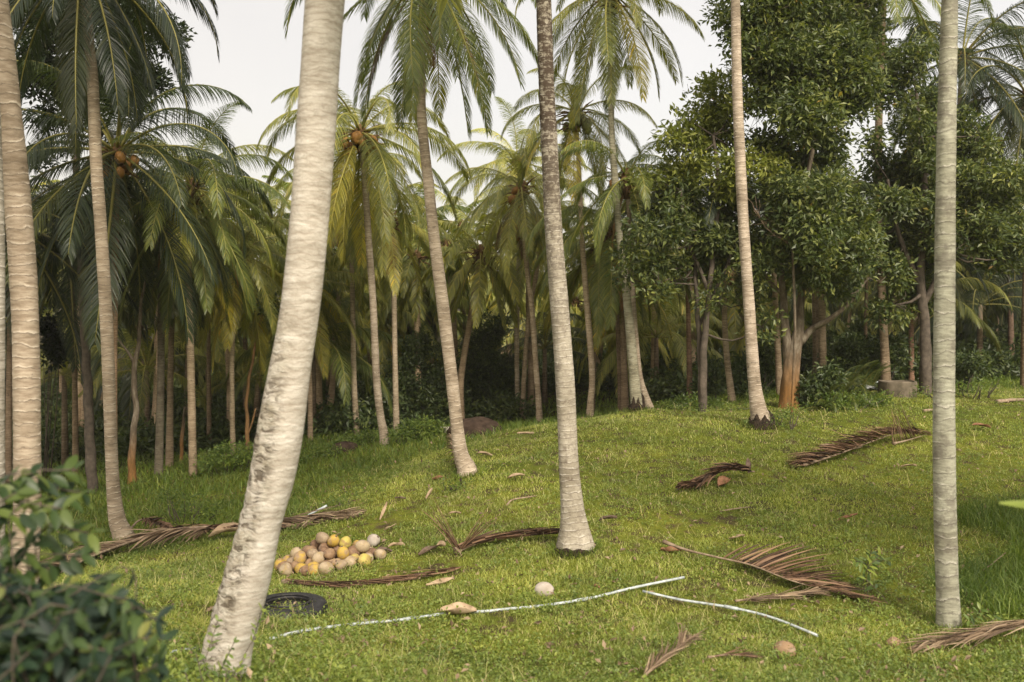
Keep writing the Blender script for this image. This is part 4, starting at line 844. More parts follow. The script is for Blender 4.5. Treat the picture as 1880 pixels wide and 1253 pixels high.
# ferns near the tree and concrete ring
for i, (px, py, Y, s_) in enumerate([(1545, 722, 26, 0.28), (1580, 708, 27, 0.26), (1515, 728, 25.5, 0.24), (1600, 700, 28, 0.26), (1560, 700, 27.5, 0.3), (1530, 705, 27, 0.28)]):
    p = P(px, py, Y); b = Vector((p.x, p.y, h(p.x, p.y)))
    root = thing('fern', ['arching fern nearest the white rubbish', 'fern behind the white rubbish', 'fern closest to the orange trunk', 'fern beside the concrete ring', 'tallest fern in the patch behind', 'upright fern at the back near the orange trunk'][i], 'fern', b, 'ferns by the branching tree')
    for k in range(12):
        link('frond', FR[[0, 1, 2, 3, 4][k % 5]][1][k % 3], root, (0, 0, 0), (0, 0, k * 2.4), s_ * random.uniform(0.8, 1.15), (0.07, 0.10, 0.025, 1))

# ------------------------------------------------------------------ grass
def blades(n, y0, y1, xr, hgt, wid, rs, keep=None, bend=0.5, dens_pow=1.0, hscale=None):
    u = rs.rand(n); y = y0 * (y1 / y0) ** (u ** dens_pow); x = rs.uniform(-xr, xr, n) * y
    if keep is not None:
        k = keep(x, y, rs); x, y = x[k], y[k]
    n = len(x); z = H(x, y); a = rs.uniform(0, 2 * math.pi, n); L = hgt * rs.uniform(0.45, 1.3, n)
    if hscale is not None: L = L * hscale(x, y)
    W_ = wid * (0.6 + y / 14.0) * rs.uniform(0.7, 1.3, n)
    th = rs.uniform(0.15, 1.0, n) * bend * 2; d = np.stack([np.cos(a) * np.sin(th), np.sin(a) * np.sin(th), np.cos(th)], 1)
    b_ = rs.uniform(0, 2 * math.pi, n); sd = np.stack([np.cos(b_), np.sin(b_), np.zeros(n)], 1) * W_[:, None]
    p = np.stack([x, y, z - 0.01], 1); mid = p + d * (L * 0.55)[:, None] + np.array([0, 0, 1.0]) * (L * 0.12)[:, None]
    tip = p + d * L[:, None] + np.stack([np.cos(a), np.sin(a), -0.2 * np.ones(n)], 1) * (L * 0.25)[:, None]
    V = np.stack([p - sd, p + sd, mid + sd * 0.8, mid - sd * 0.8, tip], 1).reshape(-1, 3); i = np.arange(n) * 5
    Q = np.stack([i, i + 1, i + 2, i + 3], 1); T = np.stack([i + 3, i + 2, i + 4], 1)
    return V, Q, T, x, y
def wav(x, y, s, ph): return np.sin(x * s + ph + 1.3 * np.sin(y * s * 0.7 + ph)) * np.cos(y * s * 1.1 - ph + np.sin(x * s * 0.6))
def clearing(x, y):      # > 0 inside the clearing (lawn), falls to 0 in the grove
    return np.clip((30.5 + 0.32 * x + 1.2 * np.sin(x * 0.7) - y) / 5.0, 0, 1)
rg = np.random.RandomState(3)
V, Q, T, gx_, gy_ = blades(980000, 6.2, 46, 0.66, 0.082, 0.0027, rg,
    keep=lambda x, y, r: (r.rand(len(x)) < (0.35 + 0.65 * clearing(x, y)) * (0.72 + 0.25 * wav(x, y, 1.7, 0.3) + 0.22 * wav(x, y, 4.7, 1.3)) * (1 - 0.85 * np.clip((wav(x, y, 0.95, 5.0) - 0.6) * 4, 0, 1))), bend=0.55,
    hscale=lambda x, y: 0.8 + 0.35 * wav(x, y, 0.9, 1.0) + 0.35 * np.clip(wav(x, y, 3.1, 2.0), 0, 1) + 0.6 * np.clip((-2 - x + (y - 18) * 0.4) / 6, 0, 0.8))
rn = np.clip(0.55 + 0.18 * wav(gx_, gy_, 0.8, 0.7) + 0.15 * wav(gx_, gy_, 2.3, 2.1) + 0.08 * wav(gx_, gy_, 6.1, 0.4) + rg.normal(0, 0.14, len(gx_)), 0, 0.95); rn = np.where(rg.rand(len(gx_)) < 0.05 + 0.16 * np.clip(wav(gx_, gy_, 1.5, 4.0), 0, 1) ** 2, 0.99, rn)
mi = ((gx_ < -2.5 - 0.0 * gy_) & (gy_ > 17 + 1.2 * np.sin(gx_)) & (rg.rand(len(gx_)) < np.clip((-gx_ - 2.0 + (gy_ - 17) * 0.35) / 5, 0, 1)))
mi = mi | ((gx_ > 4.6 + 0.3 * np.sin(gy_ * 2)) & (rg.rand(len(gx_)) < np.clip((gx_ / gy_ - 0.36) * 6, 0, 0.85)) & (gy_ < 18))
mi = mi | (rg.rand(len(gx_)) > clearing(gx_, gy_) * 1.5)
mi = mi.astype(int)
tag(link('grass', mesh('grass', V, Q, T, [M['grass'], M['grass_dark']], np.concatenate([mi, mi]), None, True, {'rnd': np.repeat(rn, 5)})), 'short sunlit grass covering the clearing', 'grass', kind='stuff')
# leafy ground weeds
n = 40000; u = rg.rand(n); y = 6.2 * (36 / 6.2) ** u; x = rg.uniform(-0.64, 0.64, n) * y
k = rg.rand(n) < np.clip(0.28 + 0.5 * wav(x, y, 1.3, 3.0) + 0.4 * wav(x, y, 3.3, 1.0) + np.clip((11.5 - y) / 4, 0, 0.5) + np.clip((np.abs(x / y) - 0.3) * 2.5, 0, 0.6), 0.06, 1) * (0.3 + clearing(x, y))
x, y = x[k], y[k]; cen = np.stack([x, y, H(x, y) + rg.uniform(0.02, 0.09, len(x))], 1)
V, Q, rn = leaves_arrays(cen, 8, 0.035, 0.046, rg, aspect=0.55, up=0.6)
V[:, 2] = np.maximum(V[:, 2], H(V[:, 0], V[:, 1]) + 0.003)
tag(link('ground_weeds', mesh('ground_weeds', V, Q, None, [M['weed']], None, None, False, {'rnd': rn})), 'small leafy weeds mixed into the grass', 'weeds', kind='stuff')
# long dry stalks
V, Q, T, gx_, gy_ = blades(9000, 8, 32, 0.62, 0.30, 0.0016, rg, keep=lambda x, y, r: r.rand(len(x)) < clearing(x, y) * (0.4 + 0.6 * wav(x, y, 0.8, 2)), bend=0.75)
tag(link('dry_grass', mesh('dry_grass', V, Q, T, [M['grass']], None, None, True, {'rnd': np.repeat(rg.uniform(0.975, 1.0, len(gx_)), 5)})), 'straw coloured stalks lying over the grass', 'dry grass', kind='stuff')
# tall grass at the grove edge and the dark clump by the right edge
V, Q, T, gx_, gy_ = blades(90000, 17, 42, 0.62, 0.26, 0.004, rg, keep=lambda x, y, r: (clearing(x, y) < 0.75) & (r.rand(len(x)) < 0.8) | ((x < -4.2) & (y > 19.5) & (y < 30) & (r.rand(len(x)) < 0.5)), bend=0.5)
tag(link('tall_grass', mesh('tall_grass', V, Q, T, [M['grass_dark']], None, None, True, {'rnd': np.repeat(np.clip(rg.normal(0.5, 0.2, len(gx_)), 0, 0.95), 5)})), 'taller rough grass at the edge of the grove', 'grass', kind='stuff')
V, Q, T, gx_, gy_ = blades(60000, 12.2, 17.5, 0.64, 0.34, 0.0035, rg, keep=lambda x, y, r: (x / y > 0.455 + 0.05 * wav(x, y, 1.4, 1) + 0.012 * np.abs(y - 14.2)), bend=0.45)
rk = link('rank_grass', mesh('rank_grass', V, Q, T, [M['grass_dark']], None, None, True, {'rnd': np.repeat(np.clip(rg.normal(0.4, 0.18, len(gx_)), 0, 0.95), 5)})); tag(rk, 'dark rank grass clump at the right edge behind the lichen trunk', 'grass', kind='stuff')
# grass tufts hugging the trunk feet
VV, QQ_, TT_, off = [], [], [], 0
for (bx_, by_, br) in TRUNK_BASES:
    if by_ > 32: continue
    n = int(420 * br / 0.2); a = rg.uniform(0, 6.283, n); rr = br * 0.95 + np.abs(rg.normal(0, 0.07, n)); x = bx_ + np.cos(a) * rr; y = by_ + np.sin(a) * rr; z = H(x, y); L = rg.uniform(0.06, 0.19, n); th = rg.uniform(0.1, 0.8, n)
    d = np.stack([np.cos(a) * np.sin(th), np.sin(a) * np.sin(th), np.cos(th)], 1); b_ = rg.uniform(0, 6.28, n); sd = np.stack([np.cos(b_), np.sin(b_), 0 * b_], 1) * (0.0028 * (0.6 + by_ / 14)); p = np.stack([x, y, z - 0.01], 1); m_ = p + d * (L * .55)[:, None]; t_ = p + d * L[:, None] + np.stack([np.cos(a), np.sin(a), -0.3 + 0 * a], 1) * (L * .2)[:, None]
    VV.append(np.stack([p - sd, p + sd, m_ + sd * .8, m_ - sd * .8, t_], 1).reshape(-1, 3)); i = np.arange(n) * 5 + off; QQ_.append(np.stack([i, i + 1, i + 2, i + 3], 1)); TT_.append(np.stack([i + 3, i + 2, i + 4], 1)); off += n * 5
VV = np.concatenate(VV); tag(link('grass_tufts', mesh('grass_tufts', VV, np.concatenate(QQ_), np.concatenate(TT_), [M['grass_dark']], None, None, True, {'rnd': np.repeat(np.clip(rg.normal(0.55, 0.25, off // 5), 0, 1), 5)})), 'grass tufts grown up around the feet of the palm trunks', 'grass', kind='stuff')
# litter
n = 4200; y = 8 * (36 / 8) ** rg.rand(n); x = rg.uniform(-0.62, 0.62, n) * y; cen = np.stack([x, y, H(x, y) + 0.05], 1)
V, Q, rn = leaves_arrays(cen, 1, 0.01, 0.085, rg, aspect=0.5, up=0.7)
tag(link('leaf_litter', mesh('leaf_litter', V, Q, None, [M['dryfrond']], None, None, False, {'rnd': rn})), 'scattered crumbs of dead leaf in the grass', 'leaf litter', kind='stuff')

# ------------------------------------------------------------------ foreground shrubs
def leaf_blade(mb_V, mb_Q, rnl, p, d, nrm, L, Wd, rs, curve=0.25):
    d = d / np.linalg.norm(d); sd = np.cross(d, nrm); sd /= max(np.linalg.norm(sd), 1e-6); nn = np.cross(sd, d); n0 = len(mb_V); r = rs.rand(); ks = 6
    for i in range(ks + 1):
        t = i / ks; w_ = Wd * math.sin(math.pi * min(1, t * 0.93 + 0.03)) ** 0.8; c = p + d * L * t - nn * L * curve * t * t
        mb_V += [c - sd * w_ + nn * w_ * 0.3, c, c + sd * w_ + nn * w_ * 0.3]; rnl += [r] * 3
    for i in range(ks):
        a = n0 + i * 3; mb_Q += [(a, a + 1, a + 4, a + 3), (a + 1, a + 2, a + 5, a + 4)]
def front_shrub(label, Y, sprays, seed, m_leaf='leaf_front', L=0.12, group=None):
    rs = np.random.RandomState(seed); px0 = np.mean([s[0] for s in sprays]); b0 = P(px0, 1200, Y); b = Vector((b0.x, Y, h(b0.x, Y))); B = np.array(list(b))
    root = thing('leafy_shrub', label, 'shrub', b, group); V = []; Q = []; rn = []; mb = MB()
    for (px, py, yy, dirx, dirz, ln) in sprays:
        tip = np.array(list(P(px, py, yy))) - B; d = np.array([dirx, rs.uniform(-0.4, 0.4), dirz]); d /= np.linalg.norm(d); s0 = tip - d * ln
        st = np.array([s0[0] * 0.6, s0[1] * 0.6, -0.05 + h(B[0] + s0[0] * .6, B[1] + s0[1] * .6) - b.z])
        mb.tube(spline([[*st, 0.012], [*((st + s0) / 2 + rs.normal(0, .06, 3)), 0.009], [*s0, 0.006], [*tip, 0.002]], 0.08)[:, :3], 0.0035, 5)
        k = int(ln / 0.05)
        for i in range(k + 1):
            t = i / max(1, k); p = s0 + d * ln * t
            for s_ in (-1, 1):
                sd = np.cross(d, [0, -0.6, 0.8]); sd /= np.linalg.norm(sd); dd = d * 0.7 + sd * s_ * rs.uniform(0.5, 1.1) + rs.normal(0, 0.28, 3) + np.array([0, 0, -0.1])
                leaf_blade(V, Q, rn, p, dd, np.array([0, -0.35, 1.0]) + rs.normal(0, 0.45, 3), L * rs.uniform(0.7, 1.25) * (1 - 0.3 * t), L * 0.16, rs)
    link('stem', mb.mesh('stem', [M['bark_dark']]), root)
    link('foliage', mesh('foliage', np.array(V), Q, None, [M[m_leaf]], None, None, True, {'rnd': rn}), root)
rs_ = np.random.RandomState(8)
sp1 = [(rs_.uniform(-60, 300), 0, rs_.uniform(3.6, 5.2), rs_.uniform(-0.3, 1.0), rs_.uniform(-0.1, 0.9), rs_.uniform(0.2, 0.45)) for _ in range(190)]
sp1 = [(a, max(1055 + max(0, a) * 0.22 + rs_.uniform(-10, 230), 1010), c, d, e, f) for (a, b, c, d, e, f) in sp1]
front_shrub('dark leafy shrub filling the bottom left corner', 4.4, sp1, 3, L=0.115)
sp2 = [(60, 870, 4.8, 1, .35, .25), (140, 862, 4.9, 1, .25, .35), (150, 905, 4.9, 1, .1, .25), (30, 905, 4.7, .5, .5, .3), (115, 935, 4.6, .8, .1, .25), (165, 980, 4.8, 1, 0, .25), (60, 1000, 4.7, .4, .5, .25), (-10, 950, 4.7, -.2, .8, .4), (15, 1040, 4.6, .2, .8, .3), (150, 1020, 4.7, .8, .2, .25)]
front_shrub('taller light green sprays rising against the ringed trunks at left', 5.0, sp2, 4, 'leaf_spray', 0.15)
front_shrub('thin leafy shoots at the foot of the leaning palm', 7.6, [(400, 1140, 7.6, .2, .9, .35), (430, 1180, 7.6, .4, .8, .35), (360, 1200, 7.5, -.3, .8, .3), (450, 1210, 7.5, .5, .7, .3), (480, 1120, 7.8, .3, .9, .3), (415, 1230, 7.3, .1, .8, .3), (340, 1235, 7.3, -.3, .7, .3)], 6, 'leaf_shrub', 0.075)
front_shrub('pale green sapling with drooping leaves left of the lichen trunk', 12.9, [(1600, 1010, 12.9, .1, .9, .3), (1630, 1030, 12.9, .9, .2, .25), (1570, 1030, 12.9, -.8, .3, .2), (1615, 1020, 12.9, .6, .6, .25), (1585, 1060, 12.9, -.4, .4, .2)], 7, 'leaf_shrub', 0.13)
front_shrub('small broad leaved seedling right of the lichen trunk foot', 11.9, [(1800, 1120, 11.9, .3, .8, .2), (1830, 1135, 11.9, .9, .4, .2), (1780, 1140, 11.9, -.6, .5, .15)], 9, 'leaf_shrub', 0.12)
# single long leaf reaching in from the right
b0 = P(1960, 950, 5.0); b = Vector((b0.x, 5.0, h(b0.x, 5.0))); root = thing('broad_leaved_plant', 'yellow green long leaf reaching in at the right edge', 'plant', b)
V = []; Q = []; rn = []; rs_ = np.random.RandomState(2); B = np.array(list(b)); tipb = np.array(list(P(1838, 919, 5.0))) - B; s0 = np.array(list(P(1990, 945, 5.0))) - B
leaf_blade(V, Q, rn, s0, tipb - s0, np.array([0, -0.7, 1]), np.linalg.norm(tipb - s0), 0.035, rs_, 0.05); rn = [0.95] * len(V)
for k in range(5):
    leaf_blade(V, Q, rn, s0, np.array([math.cos(k * 1.2), math.sin(k * 1.2) * 0.6, 0.5]) + np.array([0.7, 0, 0]), np.array([0, 0, 1.0]), 0.4, 0.035, rs_, 0.4)
link('leaf', mesh('leaf', np.array(V), Q, None, [M['leaf_shrub']], None, None, True, {'rnd': rn}), root)
mb = MB(); mb.tube([(0, 0, -0.05), s0 * 0.5, s0], [0.02, 0.015, 0.008], 6); link('stem', mb.mesh('stem', [M['bark_dark']]), root)

# ------------------------------------------------------------------ fallen fronds
def fallen(label, path, nl, llen, spread, seed, m='dryfrond', lift=0.02, side_bias=(1, 1), rad=0.02, raise_=0.0, start=0.2, lw=0.013, up=0.1, tipr=0.25, name='fallen_frond', group='dry fronds lying in the grass', dirv=None, grav=0.16, jit=0.05, vs=0.0):
    rs = np.random.RandomState(seed); pts = [list(G(px, py, lift + (q[0] if q else 0))) for (px, py, *q) in path]
    S = spline(pts, 0.05); b = Vector(S[len(S) // 2]); b.z = h(b.x, b.y); B = np.array(list(b)); S = S - B; n = len(S)
    root = thing(name, label, 'palm frond', b, group)
    t = np.linspace(0, 1, n); mb = MB(); mb.tube(S, rad * (1.15 - t) ** 0.8 * (1 + 0.9 * np.exp(-t * 14)), 7); link('midrib', mb.mesh('midrib', [M['stick']]), root)
    V = []; Q = []; RN = []; tan = np.gradient(S, axis=0); tan /= np.linalg.norm(tan, axis=1, keepdims=True); k0 = 0
    for side in (0, 1):
        for k in range(int(nl * side_bias[side])):
            u = start + (1 - start) * rs.rand(); i = min(n - 1, int(u * (n - 1))); pos = S[i]; tg = tan[i]; sd = np.cross(tg, [0, 0, 1.0]); sd /= np.linalg.norm(sd); sd *= (1 if side else -1)
            ll = llen * (0.5 + 0.5 * min(1, (u - start) / 0.15)) * (1 - (1 - tipr) * max(0, (u - 0.6) / 0.4)) * rs.uniform(0.6, 1.15)
            a = spread * rs.uniform(0.5, 1.4); d = tg * math.cos(a) + sd * math.sin(a) + np.array([0, 0, up * rs.uniform(0.2, 1.6)]); d /= np.linalg.norm(d)
            if dirv is not None: d = np.array(dirv(u, side), float) + rs.normal(0, jit * 2, 3); d /= np.linalg.norm(d)
            p = pos.copy() + np.array([0, rs.normal(0, vs), abs(rs.normal(0, vs))]); pr = [p.copy()]; r_ = rs.rand(); nseg = 5
            for q in range(nseg):
                p = p + d * ll / nseg; d = d + np.array([0, 0, -grav * (1 + up)]) + rs.normal(0, jit, 3); d /= np.linalg.norm(d)
                gz = h(p[0] + B[0], p[1] + B[1]) - B[2] + 0.03 + 0.03 * r_
                if p[2] < gz: p[2] = gz
                pr.append(p.copy())
            tw = rs.uniform(-0.9, 0.9)
            for q, pp in enumerate(pr):
                dd = pr[min(q + 1, nseg)] - pr[max(q - 1, 0)]; dd /= max(np.linalg.norm(dd), 1e-6); wv = np.cross(dd, [0, 0, 1.0]); wv /= max(np.linalg.norm(wv), 1e-6); nn = np.cross(wv, dd); wv = wv * math.cos(tw) + nn * math.sin(tw)
                hw = lw * (1 - (q / nseg) ** 2 * 0.85); V += [pp + wv * hw, pp - wv * hw]; RN += [r_, r_]
            Q += [(k0 + 2 * q, k0 + 2 * q + 1, k0 + 2 * q + 3, k0 + 2 * q + 2) for q in range(nseg)]; k0 += 2 * (nseg + 1)
    link('leaflets', mesh('leaflets', np.array(V), Q, None, [M[m]], None, None, True, {'rnd': RN}), root); return root
L_ = lambda a, b: (lambda u, sd: np.array(a) * (1 - u) + np.array(b) * u)
fallen('long fallen dry frond left of the leaning palm', [(432, 985, .14), (370, 993, .22), (310, 1003, .26), (240, 1018, .2), (170, 1040, .14), (105, 1068, .08)], 300, 0.8, 0.5, 1, dirv=L_((-0.6, -0.75, -0.02), (-1.0, -0.35, 0.0)), grav=0.1, lw=0.022, jit=0.06, start=0.06, tipr=0.7, rad=0.03)
fallen('pinkish dry frond spreading right from behind the leaning palm', [(440, 985, .14), (500, 975, .16), (560, 962, .12), (650, 950, .05)], 260, 1.0, 0.28, 2, dirv=lambda u, sd: (1.0, -0.45 + 0.75 * sd * 0.6, 0.06), lw=0.018, grav=0.08, jit=0.05, start=0.02)
fallen('folded dry sheath and frond between the two near left trunks', [(225, 1000, .05), (260, 978, .25), (320, 992, .2), (430, 990, .2), (520, 978, .1)], 130, 0.6, 0.3, 3, m='dryfrond_dark', up=0.25, lw=0.02, grav=0.1)
fallen('bundled dry frond lying below the coconut pile', [(520, 1074, .02), (600, 1081, .03), (700, 1076, .03), (780, 1064, .03), (842, 1050, .02)], 300, 0.5, 0.05, 4, m='dryfrond_dark', up=0.01, lw=0.012, start=0.0, grav=0.03, jit=0.02, vs=0.02, rad=0.02)
fallen('bundled dry frond reaching to the centre palm foot', [(835, 1024, .06), (880, 1012, .1), (950, 1000, .1), (1030, 991, .08)], 320, 0.5, 0.05, 5, m='dryfrond_dark', up=0.02, lw=0.013, start=0.0, grav=0.02, jit=0.025, vs=0.03, rad=0.03)
fallen('spiky upright tuft of dry leaflets left of the centre palm', [(840, 1024, .05), (848, 1022, .08)], 20, 0.8, 0.75, 6, m='dryfrond_dark', lw=0.009, start=0.0, tipr=1.0, rad=0.05, dirv=lambda u, sd: ((0.75, 0.1, 0.85) if sd else (-0.6, 0.1, 0.9)), grav=0.015, jit=0.06)
fallen('dry frond fanned open toward the lichen trunk', [(1218, 1012, .1), (1260, 1027, .1), (1320, 1045, .12), (1380, 1062, .14), (1450, 1085, .12), (1520, 1100, .08), (1575, 1108, .03)], 140, 0.98, 0.62, 7, m='dryfrond_dark', lw=0.014, start=0.36, side_bias=(1.0, 0.25), tipr=0.45, grav=0.045, jit=0.02,
       dirv=lambda u, sd: ((math.cos(0.75 - 0.85 * u), 0.55 - 0.3 * u, math.sin(0.75 - 0.85 * u)) if sd == 0 else (1.0, -0.35, 0.02)), rad=0.017)
fallen('flat pale dry leaflets below the fanned frond', [(1350, 1116, .06), (1420, 1110, .08), (1490, 1104, .08), (1510, 1102, .06)], 50, 0.7, 0.1, 8, up=0.03, lw=0.012, grav=0.03, start=0.0, rad=0.009)
fallen('brown bushy dry frond lying far up the slope at right', [(1475, 862, .06), (1540, 848, .14), (1600, 830, .2), (1650, 815, .2), (1712, 808, .08)], 280, 0.75, 0.3, 9, m='dryfrond_dark', lw=0.011, start=0.0, dirv=L_((-1.0, -0.25, 0.12), (-0.8, -0.2, 0.3)), grav=0.07, vs=0.05)
fallen('tuft of upright dry leaflets on the bushy frond', [(1640, 826, .1), (1665, 820, .1), (1695, 812, .12)], 34, 0.8, 0.7, 15, m='dryfrond_dark', lw=0.007, start=0.0, tipr=1.0, dirv=lambda u, sd: (-0.15 - 0.5 * u, 0.1, 1.0), grav=0.02, jit=0.05)
fallen('short crumpled dry frond pointing left on the slope', [(1385, 880, .12), (1350, 886, .2), (1320, 890, .2), (1290, 898, .1), (1245, 905, .05)], 150, 0.55, 0.2, 10, m='dryfrond_dark', up=0.15, lw=0.022, start=0.05, vs=0.04, grav=0.05, rad=0.009)
fallen('dry frond entering from the bottom right edge', [(1920, 1172, .18), (1850, 1184, .16), (1780, 1194, .12), (1680, 1206, .06)], 110, 0.8, 0.16, 11, up=0.08, lw=0.010, start=0.02, grav=0.04, vs=0.03, rad=0.009)
fallen('blurred dry frond tips at the bottom edge', [(1180, 1262, .06), (1215, 1240, .14), (1250, 1222, .18), (1275, 1206, .18)], 60, 0.45, 0.3, 12, up=0.2, lw=0.009, start=0.02, grav=0.03, rad=0.009)
fallen('thin reddish dry leaflets near the bottom edge', [(1300, 1222, .06), (1340, 1219, .07), (1382, 1222, .06)], 20, 0.4, 0.1, 13, m='dryfrond_dark', up=0.04, lw=0.009, start=0.02, grav=0.02, rad=0.009)
fallen('pale dry leaflets beyond the dry frond by the leaning palm', [(620, 962, .06), (590, 960, .08), (545, 975, .08)], 50, 0.5, 0.3, 14, up=0.08, lw=0.012, rad=0.009)
fallen('grey dead frond propped against the second palm', [(842, 868, .04), (836, 850, .3), (830, 838, .45)], 110, 0.5, 0.35, 16, up=0.3, lw=0.014, start=0.0, tipr=0.9)

# ------------------------------------------------------------------ coconut pile
rs = np.random.RandomState(21); pc = G(592, 1054); NM = {k: [nut_mesh(M[k], 40 + s, 0.105, 0.125, 16, 11) for s in range(2)] for k in ('nut_tan', 'nut_brown', 'nut_yellow', 'nut_mixed')}
cal = MB(); cal.tube([(0, 0, 0.12), (0, 0, 0.128), (0, 0, 0.131)], [0.022, 0.018, 0.006], 8); CAL = cal.mesh('stem_cap', [M['dry_leaf_dark']])
nuts = []
def try_put(x, y, lay):
    best = None
    z = h(x, y) + 0.095
    for (a, b_, c, _) in nuts:
        d2 = (a - x) ** 2 + (b_ - y) ** 2
        if d2 < 0.185 ** 2: z = max(z, c + math.sqrt(0.165 ** 2 - min(d2, 0.16 ** 2)))
    return z
cx, cy = pc.x, pc.y + 0.5
cand = []
for i in range(-5, 6):
    for j in range(-3, 4):
        x = cx + (i + 0.5 * (j % 2)) * 0.19 + rs.uniform(-.04, .04); y = cy + j * 0.18 + rs.uniform(-.05, .05); e = ((x - cx) / 0.8) ** 2 + ((y - cy) / 0.58) ** 2
        if e < 1: cand.append((x, y))
for (x, y) in cand: nuts.append((x, y, h(x, y) + 0.085, 'lower'))
for i in range(-4, 5):
    for j in range(-2, 4):
        x = cx + 0.08 + (i + 0.5 * (j % 2)) * 0.195 + rs.uniform(-.04, .04); y = cy + 0.1 + j * 0.18; e = ((x - cx - 0.02) / 0.62) ** 2 + ((y - cy - 0.04) / 0.33) ** 2
        if e < 1: nuts.append((x, y, try_put(x, y, 1), 'upper'))
for (dx, dy) in ((-0.32, 0.02), (-0.12, 0.12), (0.07, 0.04), (0.26, 0.12), (0.42, 0.05), (0.16, 0.22))[1:3]: nuts.append((cx + dx, cy + dy, try_put(cx + dx, cy + dy, 2), 'top'))
colname = {'nut_tan': 'pale tan', 'nut_brown': 'brown', 'nut_yellow': 'bright yellow', 'nut_mixed': 'yellow and brown'}
rows = {}
for (x, y, z, lay) in nuts:
    row = 'peak' if lay == 'top' else ('upper ' if lay == 'upper' else 'lower ') + ('front row' if y < cy - 0.28 else 'second row' if y < cy - 0.08 else 'middle row' if y < cy + 0.13 else 'fourth row' if y < cy + 0.33 else 'back row')
    rows.setdefault(row, []).append((x, y, z, lay))
ordn = ['first', 'second', 'third', 'fourth', 'fifth', 'sixth', 'seventh', 'eighth', 'ninth', 'tenth', 'eleventh', 'twelfth', 'thirteenth', 'fourteenth', 'fifteenth', 'sixteenth', 'seventeenth', 'eighteenth', 'nineteenth', 'twentieth']
for row, L_ in rows.items():
    L_.sort()
    for i, (x, y, z, lay) in enumerate(L_):
        pr = [.2, .1, .35, .35] if y < cy - 0.2 else [.45, .27, .1, .18]
        k = rs.choice(['nut_tan', 'nut_brown', 'nut_yellow', 'nut_mixed'], p=pr)
        o = link('coconut', NM[k][rs.randint(2)], None, (x, y, z), (rs.uniform(-1.7, 1.7), rs.uniform(-1.7, 1.7), rs.uniform(0, 6)), rs.uniform(0.76, 0.98))
        tag(o, f'{colname[k]} coconut, {ordn[i]} from left in {row} of the heap', 'coconut', 'coconuts heaped on the grass'); link('stem_cap', CAL, o)
o = link('coconut', nut_mesh(M['nut_grey'], 3, 0.105, 0.12, 16, 11), None, G(686, 1003, 0.09), (0.4, 0.8, 0)); tag(o, 'pale coconut lying alone just right of the heap', 'coconut', 'loose coconuts in the grass'); link('stem_cap', CAL, o)
o = link('coconut', nut_mesh(M['nut_grey'], 4, 0.1, 0.13, 16, 11), None, G(1000, 1092, 0.06), (1.5, 0.3, 1.2)); tag(o, 'bleached grey coconut alone near the white pipe', 'coconut', 'loose coconuts in the grass'); link('stem_cap', CAL, o)

# ------------------------------------------------------------------ tyre
tp = G(528, 1124); root = thing('old_tyre', 'black tyre sunk in the grass behind the leaning palm', 'tyre', tp)
mb = MB(); prof = []
for k in range(20):
    a = 2 * math.pi * k / 20; prof.append((0.115 * math.copysign(abs(math.cos(a)) ** 0.7, math.cos(a)), 0.10 * math.copysign(abs(math.sin(a)) ** 0.7, math.sin(a))))
nS = 72; V = []
for i in range(nS):
    A = 2 * math.pi * i / nS
    for k, (pr, pz) in enumerate(prof):
        tread = 0.012 if (pr > 0.09 and i % 3 == 0) else 0; r = 0.36 + pr - tread
        if pr < -0.05 and abs(pz) < 0.05: r += 0.05
        V.append((r * math.cos(A), r * math.sin(A), pz + 0.03))
Q = [(i * 20 + k, ((i + 1) % nS) * 20 + k, ((i + 1) % nS) * 20 + (k + 1) % 20, i * 20 + (k + 1) % 20) for i in range(nS) for k in range(20)]
link('tread', mesh('tread', V, Q, None, [M['rubber']]), root)
mb = MB(); ang = np.linspace(0, 2 * math.pi, 49); mb.tube([(0.27 * math.cos(a), 0.27 * math.sin(a), 0.135) for a in ang], 0.012, 6, cap=False); link('bead', mb.mesh('bead', [M['rubber']]), root)

# ------------------------------------------------------------------ pipes
def pipe(label, path, r, m='pipe', joints=()):
    pts = [list(G(px, py, z)) for (px, py, z) in path]; S = spline(pts, 0.15); b = Vector(S[len(S) // 2]); b.z = h(b.x, b.y); root = thing('plastic_pipe', label, 'pipe', b, 'thin plastic water pipes')
    gz = H(S[:, 0], S[:, 1]) + r; S[:, 2] = np.maximum(S[:, 2] - 0.015, gz)
    Sb = S - np.array(list(b)); mb = MB(); mb.tube(Sb, r, 8); link('pipe_run', mb.mesh('pipe_run', [M[m]]), root)
    for j in joints:
        i = int(j * (len(Sb) - 2)); mb = MB(); mb.tube([Sb[i], (Sb[i] + Sb[i + 1]) / 2, Sb[i + 1]], r * 1.35, 9); link('joint', mb.mesh('joint', [M[m]]), root)
    return root
pipe('long pale blue pipe crossing the grass past the leaning palm', [(496, 1184, .07), (560, 1170, .08), (650, 1158, .08), (740, 1145, .06), (830, 1132, .05), (900, 1126, .03), (990, 1118, .04), (1080, 1106, .06), (1160, 1092, .09), (1256, 1076, .12)], 0.017, joints=(0.35, 0.75))
pipe('shorter pale blue pipe bending down to the right', [(1180, 1100, .1), (1250, 1113, .09), (1330, 1127, .09), (1400, 1140, .08), (1450, 1157, .08), (1502, 1180, .08)], 0.016, joints=(0.5,))
pipe('faint far end of a white pipe left of the leaning palm', [(262, 1214, .03), (300, 1208, .05), (340, 1203, .06), (375, 1198, .05)], 0.014)
pipe('short white pipe sticking up beyond the coconut heap', [(545, 962, .05), (570, 955, .12), (600, 947, .2)], 0.02)
pipe('dark wet hose stub lying along the long pipe', [(655, 1153, .05), (668, 1151, .07), (690, 1149, .05)], 0.028, 'pipe_dark')

